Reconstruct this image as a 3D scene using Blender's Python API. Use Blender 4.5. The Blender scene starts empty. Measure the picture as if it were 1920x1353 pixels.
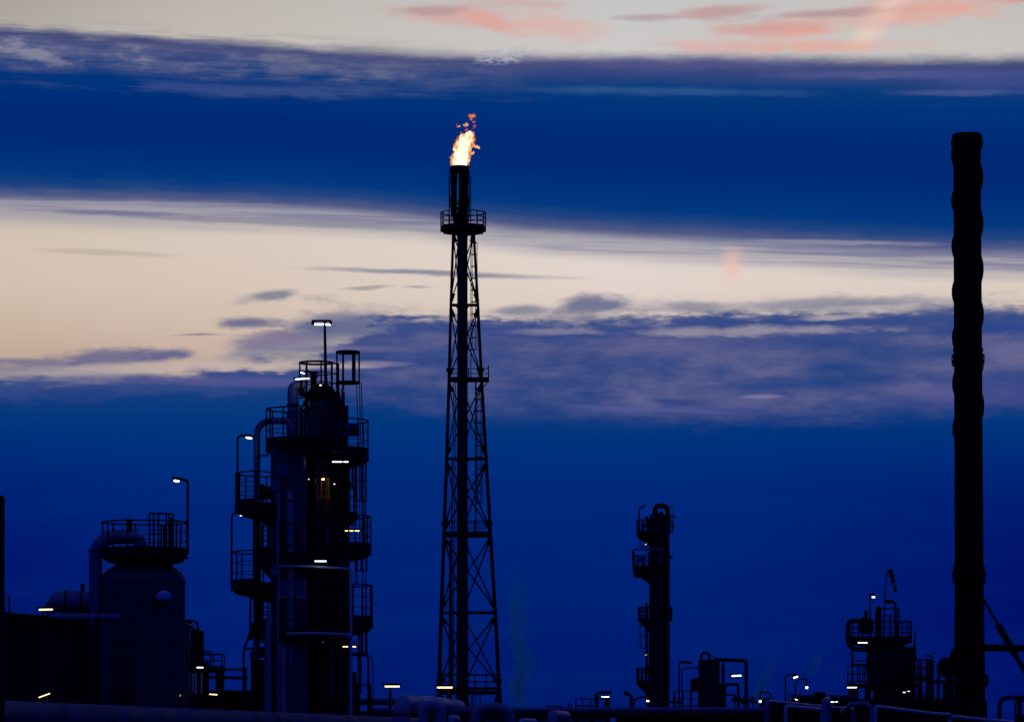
import bpy, math, random
from mathutils import Vector, Matrix
random.seed(7)
SC = bpy.context.scene
COL = SC.collection
FP = 7200.0          # pixels per unit of tangent (135 mm lens, 1920 px wide)
HY = 1380.0          # picture row of the horizon, just under the frame
H = 6.0              # camera height: standing on a dyke
R = math.radians

# ---------------------------------------------------------------- camera
cam = bpy.data.cameras.new('camera'); camo = bpy.data.objects.new('camera', cam); COL.objects.link(camo)
cam.lens = 135; cam.sensor_width = 36; cam.sensor_fit = 'HORIZONTAL'
camo.location = (0, 0, H); camo.rotation_euler = (R(90), 0, 0)
cam.shift_y = (HY - 676.5) / 1920.0
cam.clip_start = 0.5; cam.clip_end = 30000
SC.camera = camo
SC.view_settings.view_transform = 'Standard'; SC.view_settings.look = 'None'
SC.view_settings.exposure = 0; SC.view_settings.gamma = 1

def lin(r, g, b):
    f = lambda c: c/12.92 if c <= .04045 else ((c+.055)/1.055)**2.4
    return (f(r/255), f(g/255), f(b/255), 1)

# ---------------------------------------------------------------- node expression helper
class X:
    def __init__(s, nt, sock): s.nt, s.s = nt, sock
    def _m(s, op, *a, clamp=False):
        n = s.nt.nodes.new('ShaderNodeMath'); n.operation = op; n.use_clamp = clamp
        for i, v in enumerate((s,)+a):
            if isinstance(v, X): s.nt.links.new(v.s, n.inputs[i])
            else: n.inputs[i].default_value = v
        return X(s.nt, n.outputs[0])
    def __add__(s, o): return s._m('ADD', o)
    __radd__ = __add__
    def __sub__(s, o): return s._m('SUBTRACT', o)
    def __rsub__(s, o): return (s*-1)+o
    def __mul__(s, o): return s._m('MULTIPLY', o)
    __rmul__ = __mul__
    def __truediv__(s, o): return s._m('DIVIDE', o)
    def pw(s, o): return s._m('POWER', o)
    def mx(s, o): return s._m('MAXIMUM', o)
    def mn(s, o): return s._m('MINIMUM', o)
    def clamp(s): return s._m('ADD', 0.0, clamp=True)
    def smooth(s, a, b, lo=0.0, hi=1.0):
        n = s.nt.nodes.new('ShaderNodeMapRange'); n.interpolation_type = 'SMOOTHSTEP'
        s.nt.links.new(s.s, n.inputs[0])
        for i, v in enumerate((a, b, lo, hi)):
            if isinstance(v, X): s.nt.links.new(v.s, n.inputs[1+i])
            else: n.inputs[1+i].default_value = v
        return X(s.nt, n.outputs[0])
    def curve(s, pts):
        n = s.nt.nodes.new('ShaderNodeFloatCurve'); c = n.mapping.curves[0]
        while len(c.points) < len(pts): c.points.new(.5, .5)
        for p, (x, y) in zip(c.points, pts): p.location = (x, y)
        n.mapping.update(); s.nt.links.new(s.s, n.inputs[1]); return X(s.nt, n.outputs[0])
    def ramp(s, stops):
        n = s.nt.nodes.new('ShaderNodeValToRGB'); e = n.color_ramp.elements
        e[0].position = stops[0][0]; e[0].color = lin(*stops[0][1]); e[1].position = stops[-1][0]; e[1].color = lin(*stops[-1][1])
        for x, c in stops[1:-1]: e.new(x).color = lin(*c)
        s.nt.links.new(s.s, n.inputs[0]); return X(s.nt, n.outputs[0])
def mixc(nt, f, a, b):
    n = nt.nodes.new('ShaderNodeMix'); n.data_type = 'RGBA'; n.clamp_factor = True
    for i, v in ((0, f), (6, a), (7, b)):
        if isinstance(v, X): nt.links.new(v.s, n.inputs[i])
        else: n.inputs[i].default_value = v
    return X(nt, n.outputs[2])
def noise(nt, vec, detail=4, rough=.55, dist=0.0):
    n = nt.nodes.new('ShaderNodeTexNoise'); n.inputs['Scale'].default_value = 1
    n.inputs['Detail'].default_value = detail; n.inputs['Roughness'].default_value = rough
    n.inputs['Distortion'].default_value = dist
    nt.links.new(vec.s, n.inputs['Vector']); return X(nt, n.outputs[0])
def comb(nt, a, b, c):
    n = nt.nodes.new('ShaderNodeCombineXYZ')
    for i, v in enumerate((a, b, c)):
        if isinstance(v, X): nt.links.new(v.s, n.inputs[i])
        else: n.inputs[i].default_value = v
    return X(nt, n.outputs[0])

# ---------------------------------------------------------------- sky (world): dusk bands by azimuth and elevation
W = bpy.data.worlds.new('World'); SC.world = W; W.use_nodes = True
nt = W.node_tree; nt.nodes.clear()
tc = nt.nodes.new('ShaderNodeTexCoord'); sp = nt.nodes.new('ShaderNodeSeparateXYZ')
nt.links.new(tc.outputs['Generated'], sp.inputs[0])
dx, dy, dz = (X(nt, sp.outputs[i]) for i in range(3))
hyp = (dx*dx + dy*dy)._m('SQRT').mx(.0001)
az = dx._m('ARCTAN2', dy)                       # 0 straight ahead, radians
te = dz / hyp                                   # tangent of the elevation
U = az*7.2 + .96                                # thousandths of the azimuth scale, left edge of view 0, right edge 1.92
V = 1.38 - te*7.2                               # grows downward, horizon at 1.38
Vc = V.mx(-3.0)
u01 = (U/1.92).clamp()
def nz(su, sv, seed, detail=4, rough=.55, tilt=0.0):
    return noise(nt, comb(nt, U*su, (Vc - U*tilt)*sv, seed), detail, rough)
w1 = nz(2.2, 7, 3.1, 5, .6) - .5                # broad warp
w2 = nz(9, 34, 8.7, 4, .62) - .5                # fine warp
w3 = nz(30, 95, 5.5, 3, .6) - .5                # very fine warp
st1 = nz(1.3, 42, 1.3, 4, .55, .03)             # long horizontal streaks
st2 = nz(5, 60, 2.6, 5, .6, .03)
cl1 = nz(3.4, 15, 12.2, 6, .58)                 # cloud mass texture
cl2 = nz(9, 26, 22.4, 6, .62)
cl3 = nz(20, 62, 42.4, 4, .6)
# pale clear sky behind everything
clear = (Vc + w1*.03).ramp([(0, (198, 196, 196)), (.08, (204, 201, 200)), (.38, (212, 204, 200)), (.46, (227, 215, 209)),
                    (.54, (225, 211, 203)), (.62, (216, 199, 190)), (.70, (202, 180, 172)), (.78, (170, 152, 160))])
shade = u01.ramp([(0, (238, 231, 220)), (.25, (245, 240, 232)), (.6, (255, 255, 255)), (1, (247, 246, 242))])
n = nt.nodes.new('ShaderNodeMix'); n.data_type = 'RGBA'; n.blend_type = 'MULTIPLY'; n.inputs[0].default_value = 1
nt.links.new(clear.s, n.inputs[6]); nt.links.new(shade.s, n.inputs[7]); c = X(nt, n.outputs[2])
topdim = (U*.5 + Vc).smooth(-.05, .25, .80, 1.0)
n = nt.nodes.new('ShaderNodeMix'); n.data_type = 'RGBA'; n.blend_type = 'MULTIPLY'; n.inputs[0].default_value = 1
nt.links.new(c.s, n.inputs[6]); nt.links.new(comb(nt, topdim, topdim, topdim).s, n.inputs[7]); c = X(nt, n.outputs[2])

def blob(cx, cy, lx, ly, slope=0.0, k=.9, soft=.15, warp=.5):
    """soft elongated cloud centred at (cx, cy) in thousandths, ragged by noise"""
    du = (U - cx/1000) / (lx/1000)
    dv = (Vc - cy/1000 - (U - cx/1000)*slope + w1*ly/1000*warp + w2*.010) / (ly/1000)
    d = (du*du + dv*dv)._m('SQRT') + (cl2 - .56)*k + w2*k*.9
    return d.smooth(soft, 1.0, 1.0, 0.0)
def over(f, col, a=1.0):
    global c
    c = mixc(nt, f*a if a != 1.0 else f, c, lin(*col) if isinstance(col, tuple) else col)
# pink and mauve cirrus high up
over(blob(855, 30, 165, 26, .06, 1.3), (214, 168, 162), .7)
over(blob(925, 44, 85, 20, .34, 1.2), (224, 162, 150), .7)
over(blob(800, 20, 90, 14, -.05, 1.2), (182, 152, 154), .8)
over(blob(1040, 48, 110, 36, .15), (226, 170, 158), .55)
over(blob(970, 5, 130, 14, .05), (206, 170, 165), .6)
over(blob(1220, 34, 80, 10, 0), (170, 150, 158), .7)
over(blob(1345, 24, 110, 15, -.06), (190, 150, 150), .8)
over(blob(1370, 92, 170, 24, .03, 1.3), (218, 170, 162), .65)
over(blob(1560, 92, 200, 18, 0, 1.3), (226, 168, 152), .7)
over(blob(1440, 56, 150, 20, -.05), (204, 150, 148), .8)
over(blob(1600, 38, 330, 34, -.10, 1.2) * (st2*.6+cl2*.5).smooth(.42, .62, .35, 1.0), (224, 170, 160), .7)
over(blob(1560, 30, 220, 13, -.04), (178, 142, 148), .75)
over(blob(1760, 24, 190, 34, -.12, 1.2) * (st2*.6+cl2*.5).smooth(.40, .60, .4, 1.0), (230, 166, 152), .75)
over(blob(1900, 6, 130, 16, 0, 1.2), (220, 122, 98), .85)
over(blob(1500, 64, 70, 12, 0, 1.2), (232, 156, 138), .5)
beam = ((U - 1.645 + (Vc - .045)*.75)*1.0)._m('ABSOLUTE').smooth(.0, .045, 1.0, 0.0)
over(beam * (1 - Vc.smooth(.06, .11)) * cl2.smooth(.3, .6, .3, 1.0), (242, 206, 188), .75)
# dark upper cloud band
e1 = u01.curve([(0, .062), (.1, .07), (.26, .086), (.37, .097), (.5, .102), (.65, .106), (.82, .114), (1, .119)])
e2 = u01.curve([(0, .394), (.2, .399), (.36, .410), (.5, .440), (.62, .456), (.75, .470), (.88, .488), (1, .498)])
rel = (Vc - e1) / (e2 - e1)                     # 0 at the band's top edge, 1 at its bottom edge
leftsoft = u01.smooth(0, .45, 1.0, 0.0)
q = rel + w2*.05 + w3*.02 + w1*.02 + (st2 - .5)*.10*leftsoft
band = q.ramp([(0, (96, 98, 132)), (.05, (66, 74, 122)), (.10, (50, 70, 126)), (.16, (10, 60, 124)), (.26, (0, 52, 122)),
               (.45, (0, 42, 116)), (.60, (0, 42, 116)), (.74, (0, 50, 124)), (.82, (0, 56, 126)), (.885, (34, 68, 128)), (.945, (84, 92, 134)), (1, (130, 130, 154))])
mA = (q + w2*.04*leftsoft).smooth(-.035, .045) * (1 - (rel + w2*.03 + (st1 - .5)*.06*leftsoft).smooth(.96, 1.02))
pre = (Vc + w2*.02 - e1).smooth(-.032, .004) * (1 - rel.smooth(.0, .08)) * st2.smooth(.36, .60) * (u01.smooth(.28, .52, 1.0, .10))
over(pre, (138, 138, 150), .85)
over(mA, band)
# pale wisps riding the band's upper part
wl = (rel + w2*.06).smooth(.03, .08) * (1 - (rel + w2*.05).smooth(.14, .26)) * u01.smooth(.30, .56, 1.0, .0)
over(wl * (st2*.5 + cl2*.5 + w3*.15).smooth(.36, .66), (112, 114, 144), .85)
over(wl * (cl2 + w3*.2).smooth(.52, .66) * u01.smooth(.1, .3, 1.0, .2), (158, 154, 168), .42)
over(blob(470, 172, 620, 16, .02, 1.2) * st2.smooth(.4, .6), (66, 86, 140), .6)
over(blob(1230, 172, 330, 11, .02, 1.0), (44, 84, 140), .8)
over(blob(1240, 122, 420, 15, .01, .8), (86, 86, 142), .55)
over(blob(1690, 147, 330, 11, .01, .9), (84, 90, 146), .75)
over(blob(1860, 160, 200, 34, .06, .9), (66, 78, 140), .6)
over(blob(1820, 182, 190, 8, .02, .9), (74, 88, 144), .7)
over(blob(940, 104, 75, 20, -.15, 1.4) * nz(45, 130, 77, 3, .6).smooth(.42, .60), (172, 172, 188), .85)  # heat shimmer over the flare, painted into the sky as pale flecks
# grey fringe between the dark band and the cream gap
fr = rel.smooth(.93, 1.0) * (1 - (Vc + w1*.02 + (st1 - .5)*.03 - e2).smooth(.005, .046))
over(fr, (150, 150, 166), .75)
over(fr * st1.smooth(.5, .62), (98, 98, 146), .6)
over(blob(230, 404, 240, 7, .02, .5), (104, 102, 144), .8)
over(blob(600, 423, 480, 9, .035, .6), (140, 140, 154), .7)
over(blob(190, 386, 420, 5, .0, .5), (150, 148, 164), .8)
over(blob(1800, 492, 200, 7, .03, .8), (168, 164, 170), .7)
over(blob(1580, 458, 230, 6, .03, .8), (150, 146, 166), .7)
# small streak clouds in the cream gap
over(blob(820, 512, 330, 8, .035, .35), (122, 126, 146), .85)
over(blob(200, 478, 160, 8, .03, .6), (180, 166, 156), .6)
over(blob(512, 556, 70, 15, -.15, 1.3), (126, 128, 146), .9)
over(blob(690, 539, 60, 5, -.05, .7), (160, 152, 156), .8)
over(blob(785, 538, 40, 4, 0, .7), (166, 156, 158), .7)
over(blob(470, 607, 80, 15, -.03, 1.3), (106, 108, 140), .95)
over(blob(372, 631, 62, 4, -.04, .6), (134, 124, 142), .8)
pil = (U - 1.372 + w2*.03)._m('ABSOLUTE').smooth(.0, .030, 1.0, 0.0) * Vc.smooth(.455, .490) * Vc.smooth(.49, .57, 1.0, 0.0)
over(pil * (cl2*.6 + st2*.4).smooth(.3, .55, .5, 1.0), (240, 190, 174), .65)
over(blob(1110, 575, 140, 24, -.09, 1.5), (106, 110, 144), .95)
over(blob(985, 582, 95, 16, -.05, 1.4), (130, 130, 150), .9)
over(blob(560, 640, 150, 36, -.25, 1.5), (104, 106, 142), .8)
over(blob(60, 700, 170, 22, .0, 1.5), (116, 112, 142), .8)
over(blob(30, 684, 110, 11, 0, 1.3), (116, 112, 140), .85)
over(blob(190, 680, 190, 24, -.10, 1.5), (110, 108, 140), .95)
over(blob(310, 668, 85, 14, -.08, 1.4), (100, 102, 140), .95)
over(blob(160, 690, 50, 10, -.08, 1.0), (84, 90, 138), .7)
over(blob(1300, 574, 80, 13, 0, 1.1), (136, 134, 156), .8)
over(blob(1560, 572, 250, 14, -.02, 1.1), (136, 134, 158), .8)
# lower cloud deck
e3 = u01.curve([(0, .720), (.12, .714), (.24, .698), (.31, .676), (.345, .622), (.38, .598), (.45, .600), (.55, .604), (.68, .590), (.80, .592), (.9, .588), (1, .582)])
e3b = u01.curve([(0, .700), (.10, .690), (.2, .686), (.25, .640), (.3, .600), (.37, .578), (.45, .588), (.55, .590), (.62, .576), (.72, .566), (.85, .562), (.93, .566), (1, .568)])
# the deck's lower rim, where it thins to open blue
e4 = u01.curve([(0, .742), (.1, .742), (.22, .736), (.32, .748), (.45, .778), (.6, .786), (.75, .792), (.88, .786), (1, .760)])
rag = u01.smooth(.18, .30) * u01.smooth(.36, .48, 1.0, .0)
t3 = Vc + w1*.03 + w2*.034 + w3*.012 + rag*((cl1 - .5)*.16 + w2*.05) + (cl3 - .5)*.030
veil = t3.smooth(e3b - .018, e3b + .02) * (cl2*.5 + cl3*.25 + st2*.25 + w1*.5).smooth(.37, .56)
over(veil, (136, 136, 152), .85)
m3 = (t3 + (cl2 - .5)*.035).smooth(e3 - .012, e3 + .020)
lowcol = (Vc + w1*.02 + w2*.006).ramp([(.60, (44, 70, 132)), (.72, (24, 62, 128)), (.79, (0, 54, 124)), (.84, (0, 48, 124)), (.93, (0, 40, 122)),
                        (.99, (0, 35, 119))])
lowcol2 = ((Vc - .9)*2.0).ramp([(0, (0, 40, 122)), (.3, (0, 34, 118)), (.6, (0, 28, 112)), (.95, (0, 22, 104))])
lowcol = mixc(nt, Vc.smooth(.84, .98), lowcol, lowcol2)
edge = (u01 - .46)._m('ABSOLUTE').smooth(.20, .56) * Vc.smooth(.75, 1.1)
lowcol = mixc(nt, edge*.8, lowcol, lin(0, 12, 102))
over(m3, lowcol)
dens = (cl1*.50 + cl2*.38 + st2*.14)
inside = m3 * (1 - (t3 + (cl1 - .5)*.06).smooth(e4 - .045, e4 + .022))
over(inside * (dens*.92 + cl3*.08).smooth(.34, .62), (84, 90, 138), .85)
over(inside * (cl1*.45 + cl2*.40 + st2*.16).smooth(.48, .66) * (Vc - e3).smooth(.01, .05), (110, 106, 146), .6)
rim = (t3 - e3).smooth(-.004, .008) * (1 - (t3 - e3).smooth(.022, .045))
over(rim * cl1.smooth(.38, .55), (48, 72, 134), .8)
over(blob(650, 612, 140, 28, -.02, 1.5), (56, 78, 136), .6)
over(blob(1430, 623, 300, 13, -.01, 1.9), (158, 150, 164), .75)
over(blob(1030, 622, 120, 8, .0, 1.2), (140, 132, 158), .7)
over(blob(1560, 598, 90, 7, -.05, 1.2), (190, 178, 176), .6)
over(blob(1600, 582, 150, 8, -.03, 1.2), (176, 168, 172), .6)
over(blob(640, 655, 160, 10, .0, 1.0), (108, 102, 148), .7)
over(blob(700, 683, 90, 8, .0, 1.2), (150, 138, 158), .6)
over(blob(330, 690, 330, 12, -.03, 1.6), (200, 182, 174), .6)
over(blob(560, 688, 150, 9, -.02, 1.1), (196, 178, 172), .7)
over(blob(120, 706, 150, 8, .0, 1.3), (176, 162, 164), .7)
over(blob(500, 640, 100, 22, -.1, 1.3), (128, 118, 148), .7)
over(blob(400, 716, 420, 13, .01, 1.1), (84, 86, 142), .7)
over(blob(1430, 744, 50, 5, .0, .9), (136, 126, 162), .7)
over(blob(1230, 768, 200, 6, .05, 1.1), (82, 88, 148), .8)
over(blob(1250, 752, 60, 10, .05, 1.0), (8, 58, 128), .7)
over(blob(1800, 742, 250, 40, -.03, 1.2), (88, 86, 146), .35)
over(blob(1850, 622, 150, 14, .0, 1.2), (36, 66, 138), .8)
over(blob(1890, 660, 110, 22, .0, 1.2), (112, 108, 150), .6)
# faint variation in the open blue
over(nz(3, 16, 31.0, 3, .5).smooth(.35, .8) * Vc.smooth(.74, .80), (8, 60, 134), .10)
front = c
# the rest of the dome: dusk-blue overhead and behind the camera
nr = noise(nt, comb(nt, dx*3, dy*3, dz*9), 4, .55)
rear = mixc(nt, nr.smooth(.4, .65), (.0002, .004, .11, 1), (.0005, .008, .17, 1))
side = az._m('ABSOLUTE').smooth(.22, .6)
up = te.smooth(.197, .27)
c = mixc(nt, side.mx(up), front, rear)
c = mixc(nt, dz.smooth(.45, .85), c, (.010, .018, .14, 1))   # lighter dusk overhead
c = mixc(nt, te.smooth(-.02, .0), (.0, .001, .008, 1), c)   # below the horizon
bg = nt.nodes.new('ShaderNodeBackground'); nt.links.new(c.s, bg.inputs[0]); bg.inputs[1].default_value = 1.0
out = nt.nodes.new('ShaderNodeOutputWorld'); nt.links.new(bg.outputs[0], out.inputs[0])
W.cycles.sampling_method = 'MANUAL'; W.cycles.sample_map_resolution = 1024

# ---------------------------------------------------------------- materials
def pmat(name, base, rough, metal=0.0, var=.25, scale=1.2, spec=.5, stain=None, bands=None, bump=0.0):
    """painted or clad metal: base colour with weathering that belongs to the surface"""
    m = bpy.data.materials.new(name); m.use_nodes = True; t = m.node_tree
    b = t.nodes['Principled BSDF']
    tcn = t.nodes.new('ShaderNodeTexCoord'); mp = t.nodes.new('ShaderNodeMapping')
    mp.inputs['Scale'].default_value = (scale, scale, scale*.35); t.links.new(tcn.outputs['Object'], mp.inputs[0])
    nn = noise(t, X(t, mp.outputs[0]), 6, .62)
    f = nn.smooth(.32, .70)
    c1 = tuple(v*(1-var) for v in base) + (1,); c2 = tuple(min(1, v*(1+var)) for v in base) + (1,)
    cc = mixc(t, f, c1, c2)
    if stain:
        g = noise(t, X(t, mp.outputs[0]), 3, .5, .8).smooth(.56, .68)
        cc = mixc(t, g*.7, cc, stain + (1,))
    sx = t.nodes.new('ShaderNodeSeparateXYZ'); t.links.new(tcn.outputs['Object'], sx.inputs[0])
    if bands:                                   # seams between cladding sheets
        z = X(t, sx.outputs[2]); fr_ = (z/bands)._m('FRACT')
        seam = (fr_ - .5)._m('ABSOLUTE').smooth(.470, .485)
        cc = mixc(t, seam*.6, cc, tuple(v*.25 for v in base) + (1,))
    t.links.new(cc.s, b.inputs['Base Color'])
    rr = nn.smooth(.3, .7, max(.05, rough-.1), min(1, rough+.12)); t.links.new(rr.s, b.inputs['Roughness'])
    b.inputs['Metallic'].default_value = metal
    b.inputs['Specular IOR Level'].default_value = spec
    if bump:
        bn = t.nodes.new('ShaderNodeBump'); bn.inputs['Strength'].default_value = bump; bn.inputs['Distance'].default_value = .02
        t.links.new(nn.s, bn.inputs['Height']); t.links.new(bn.outputs[0], b.inputs['Normal'])
    return m
def emat(name, col, strength):
    m = bpy.data.materials.new(name); m.use_nodes = True; t = m.node_tree; t.nodes.clear()
    e = t.nodes.new('ShaderNodeEmission'); o = t.nodes.new('ShaderNodeOutputMaterial')
    e.inputs[0].default_value = col + (1,); e.inputs[1].default_value = strength
    t.links.new(e.outputs[0], o.inputs[0]); return m
STEEL = pmat('dark_steel', (.018, .018, .021), .65, 0, .3, 1.5, .25)
RAIL = pmat('rail_steel', (.02, .02, .023), .6, 0, .3, 2.0, .25)
BLACK = pmat('sooty_steel', (.009, .009, .009), .8, 0, .3, 1.0, .15)
SHELL = pmat('painted_shell', (.036, .038, .042), .55, 0, .25, .5, .35, (.05, .035, .03), 3.6)
CLAD = pmat('aluminium_cladding', (.085, .095, .12), .42, .35, .2, .6, .5, None, 1.9, .15)
BPIPE = pmat('pale_pipe_cladding', (.44, .48, .56), .5, .15, .18, .9, .4)
NPIPE = pmat('weathered_pipe_cladding', (.11, .16, .26), .7, .0, .35, .5, .1, (.05, .06, .09), None, .2)
PIPE = pmat('pipe_cladding', (.30, .33, .42), .42, .35, .18, .8, .5, (.25, .25, .26), None, .2)
DPIPE = pmat('dull_pipe', (.05, .052, .06), .5, .2, .25, 1.0, .4)
SHEEN = pmat('sheen_white_cladding', (.86, .87, .9), .5, .05, .22, 2.2, .4, (.40, .42, .46), None, .5)  # pale cladding, whitened to stand in for sky sheen on pipe tops
CONC = pmat('concrete', (.14, .135, .13), .85, 0, .25, .4, .2)
WARMLIT = pmat('warm_lit_steel', (.50, .30, .03), .5, 0, .25, 1.5, .4)  # yellow base colour stands in for warm lamp light on the ladder
STACK = pmat('sooted_stack', (.012, .012, .014), .8, 0, .4, .25, .12, None, 3.1)
RED = pmat('red_paint', (.14, .01, .01), .5, 0, .2, 1.5, .3)
WHITE = pmat('white_paint', (.62, .62, .62), .5, 0, .1, 1.5, .3)
LW = emat('cool_white_tube', (.86, .95, 1.0), 5)
LD = emat('dim_white_tube', (.9, .92, .85), 1.8)
LE = emat('dim_amber_lamp', (1.0, .55, .16), .9)
LY = emat('warm_white_tube', (1.0, .74, .36), 2.2)
LO = emat('amber_lamp', (1.0, .50, .12), 45)

# ---------------------------------------------------------------- mesh building
def tagp(o, label=None, cat=None, group=None, kind=None):
    for k, v in (('label', label), ('category', cat), ('group', group), ('kind', kind)):
        if v: o[k] = v
    return o
class MB:
    def __init__(s): s.v = []; s.f = []
    def add(s, vs, fs):
        b = len(s.v); s.v += [Vector(q) for q in vs]; s.f += [tuple(i+b for i in f) for f in fs]; return s
    def loops(s, rings, cap0=True, cap1=True, closed=False):
        n = len(rings[0]); vs = [p for r_ in rings for p in r_]; fs = []
        m = len(rings)
        for k in range(m if closed else m-1):
            a, b = k*n, ((k+1) % m)*n
            for i in range(n):
                j = (i+1) % n; fs.append((a+i, a+j, b+j, b+i))
        if not closed:
            if cap0: fs.append(tuple(range(n-1, -1, -1)))
            if cap1: fs.append(tuple((m-1)*n+i for i in range(n)))
        return s.add(vs, fs)
    def tube(s, pts, r, n=8, closed=False, rs=None):
        pts = [Vector(p) for p in pts]; m = len(pts); rings = []; ref = None
        for k, p in enumerate(pts):
            a = pts[k-1] if (k > 0 or closed) else None; b = pts[(k+1) % m] if (k < m-1 or closed) else None
            if a is None: t = (b-p).normalized(); t2 = t
            elif b is None: t = (p-a).normalized(); t2 = t
            else:
                t1 = (p-a).normalized(); t2_ = (b-p).normalized(); t = (t1+t2_)
                t = t.normalized() if t.length > 1e-6 else t1
                t2 = t1
            if ref is None:
                ref = Vector((0, 0, 1)) if abs(t.z) < .9 else Vector((1, 0, 0))
            ref = (ref - t*ref.dot(t)); ref = ref.normalized() if ref.length > 1e-6 else t.orthogonal().normalized()
            bi = t.cross(ref)
            rr = rs[k] if rs else r
            rings.append([p + (ref*math.cos(2*math.pi*i/n) + bi*math.sin(2*math.pi*i/n))*rr for i in range(n)])
        return s.loops(rings, closed=closed)
    def cyl(s, a, b, r0, r1=None, n=10):
        return s.tube([a, b], r0, n, rs=[r0, r0 if r1 is None else r1])
    def beam(s, a, b, w, h=None, up=(0, 0, 1)):
        a, b = Vector(a), Vector(b); h = h or w; t = (b-a).normalized(); u = Vector(up)
        if abs(t.dot(u)) > .95: u = Vector((0, 1, 0))
        x = t.cross(u).normalized()*w/2; y = t.cross(x).normalized()*h/2
        return s.loops([[p+x+y, p-x+y, p-x-y, p+x-y] for p in (a, b)])
    def box(s, x0, x1, y0, y1, z0, z1, ch=0.0):
        if not ch: return s.loops([[(x0, y0, z), (x1, y0, z), (x1, y1, z), (x0, y1, z)] for z in (z0, z1)])
        def oc(c_, z): return [(x0+c_, y0, z), (x1-c_, y0, z), (x1, y0+c_, z), (x1, y1-c_, z), (x1-c_, y1, z), (x0+c_, y1, z), (x0, y1-c_, z), (x0, y0+c_, z)]
        def sh(ring, d_): 
            cx = (x0+x1)/2; cy = (y0+y1)/2
            return [(p[0]-math.copysign(min(d_, abs(p[0]-cx)), p[0]-cx), p[1]-math.copysign(min(d_, abs(p[1]-cy)), p[1]-cy), p[2]) for p in ring]
        return s.loops([sh(oc(ch, z0), ch*.7), oc(ch, z0+ch), oc(ch, z1-ch), sh(oc(ch, z1), ch*.7)])
    def lathe(s, c, prof, n=32):
        c = Vector(c)
        return s.loops([[c + Vector((r*math.cos(2*math.pi*i/n), r*math.sin(2*math.pi*i/n), z)) for i in range(n)] for r, z in prof])
    def ring(s, c, r, rt, n=28, m=6, a0=0, a1=360):
        full = a1-a0 >= 359.9; k = n if full else n+1
        pts = [Vector(c) + Vector((r*math.cos(R(a0+(a1-a0)*i/n)), r*math.sin(R(a0+(a1-a0)*i/n)), 0)) for i in range(k)]
        return s.tube(pts, rt, m, closed=full)
    def arcdeck(s, c, r0, r1, z0, z1, a0, a1, n=24):
        full = a1-a0 >= 359.9; rg = []
        for i in range(n if full else n+1):
            a = R(a0+(a1-a0)*i/n); u = Vector((math.cos(a), math.sin(a), 0))
            rg.append([Vector(c)+u*r0+Vector((0, 0, z0)), Vector(c)+u*r1+Vector((0, 0, z0)), Vector(c)+u*r1+Vector((0, 0, z1)), Vector(c)+u*r0+Vector((0, 0, z1))])
        return s.loops(rg, closed=full)
    def ball(s, c, r, n=12, m=8, sc=(1, 1, 1)):
        c = Vector(c); rg = []
        for j in range(m+1):
            t = math.pi*j/m; q = max(math.sin(t), .02)
            rg.append([c + Vector((r*sc[0]*q*math.cos(2*math.pi*i/n), r*sc[1]*q*math.sin(2*math.pi*i/n), -r*sc[2]*math.cos(t))) for i in range(n)])
        return s.loops(rg)
    def build(s, name, mat, parent=None, origin=(0, 0, 0), label=None):
        me = bpy.data.meshes.new(name); me.from_pydata([tuple(v) for v in s.v], [], s.f); me.update()
        me.polygons.foreach_set('use_smooth', [True]*len(me.polygons)); me.set_sharp_from_angle(angle=R(38))
        o = bpy.data.objects.new(name, me); COL.objects.link(o); me.materials.append(mat)
        o.location = origin
        if parent: o.parent = parent
        if label: o['label'] = label
        return o
def fil(pts, rad, n=5):
    """polyline with rounded corners"""
    pts = [Vector(p) for p in pts]; o = [pts[0]]
    for k in range(1, len(pts)-1):
        a, p, b = pts[k-1], pts[k], pts[k+1]
        r_ = min(rad, (p-a).length*.49, (b-p).length*.49)
        s_, e = p+(a-p).normalized()*r_, p+(b-p).normalized()*r_
        for i in range(n+1):
            t = i/n; o.append(s_*(1-t)**2 + p*2*t*(1-t) + e*t*t)
    o.append(pts[-1]); return o
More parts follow.
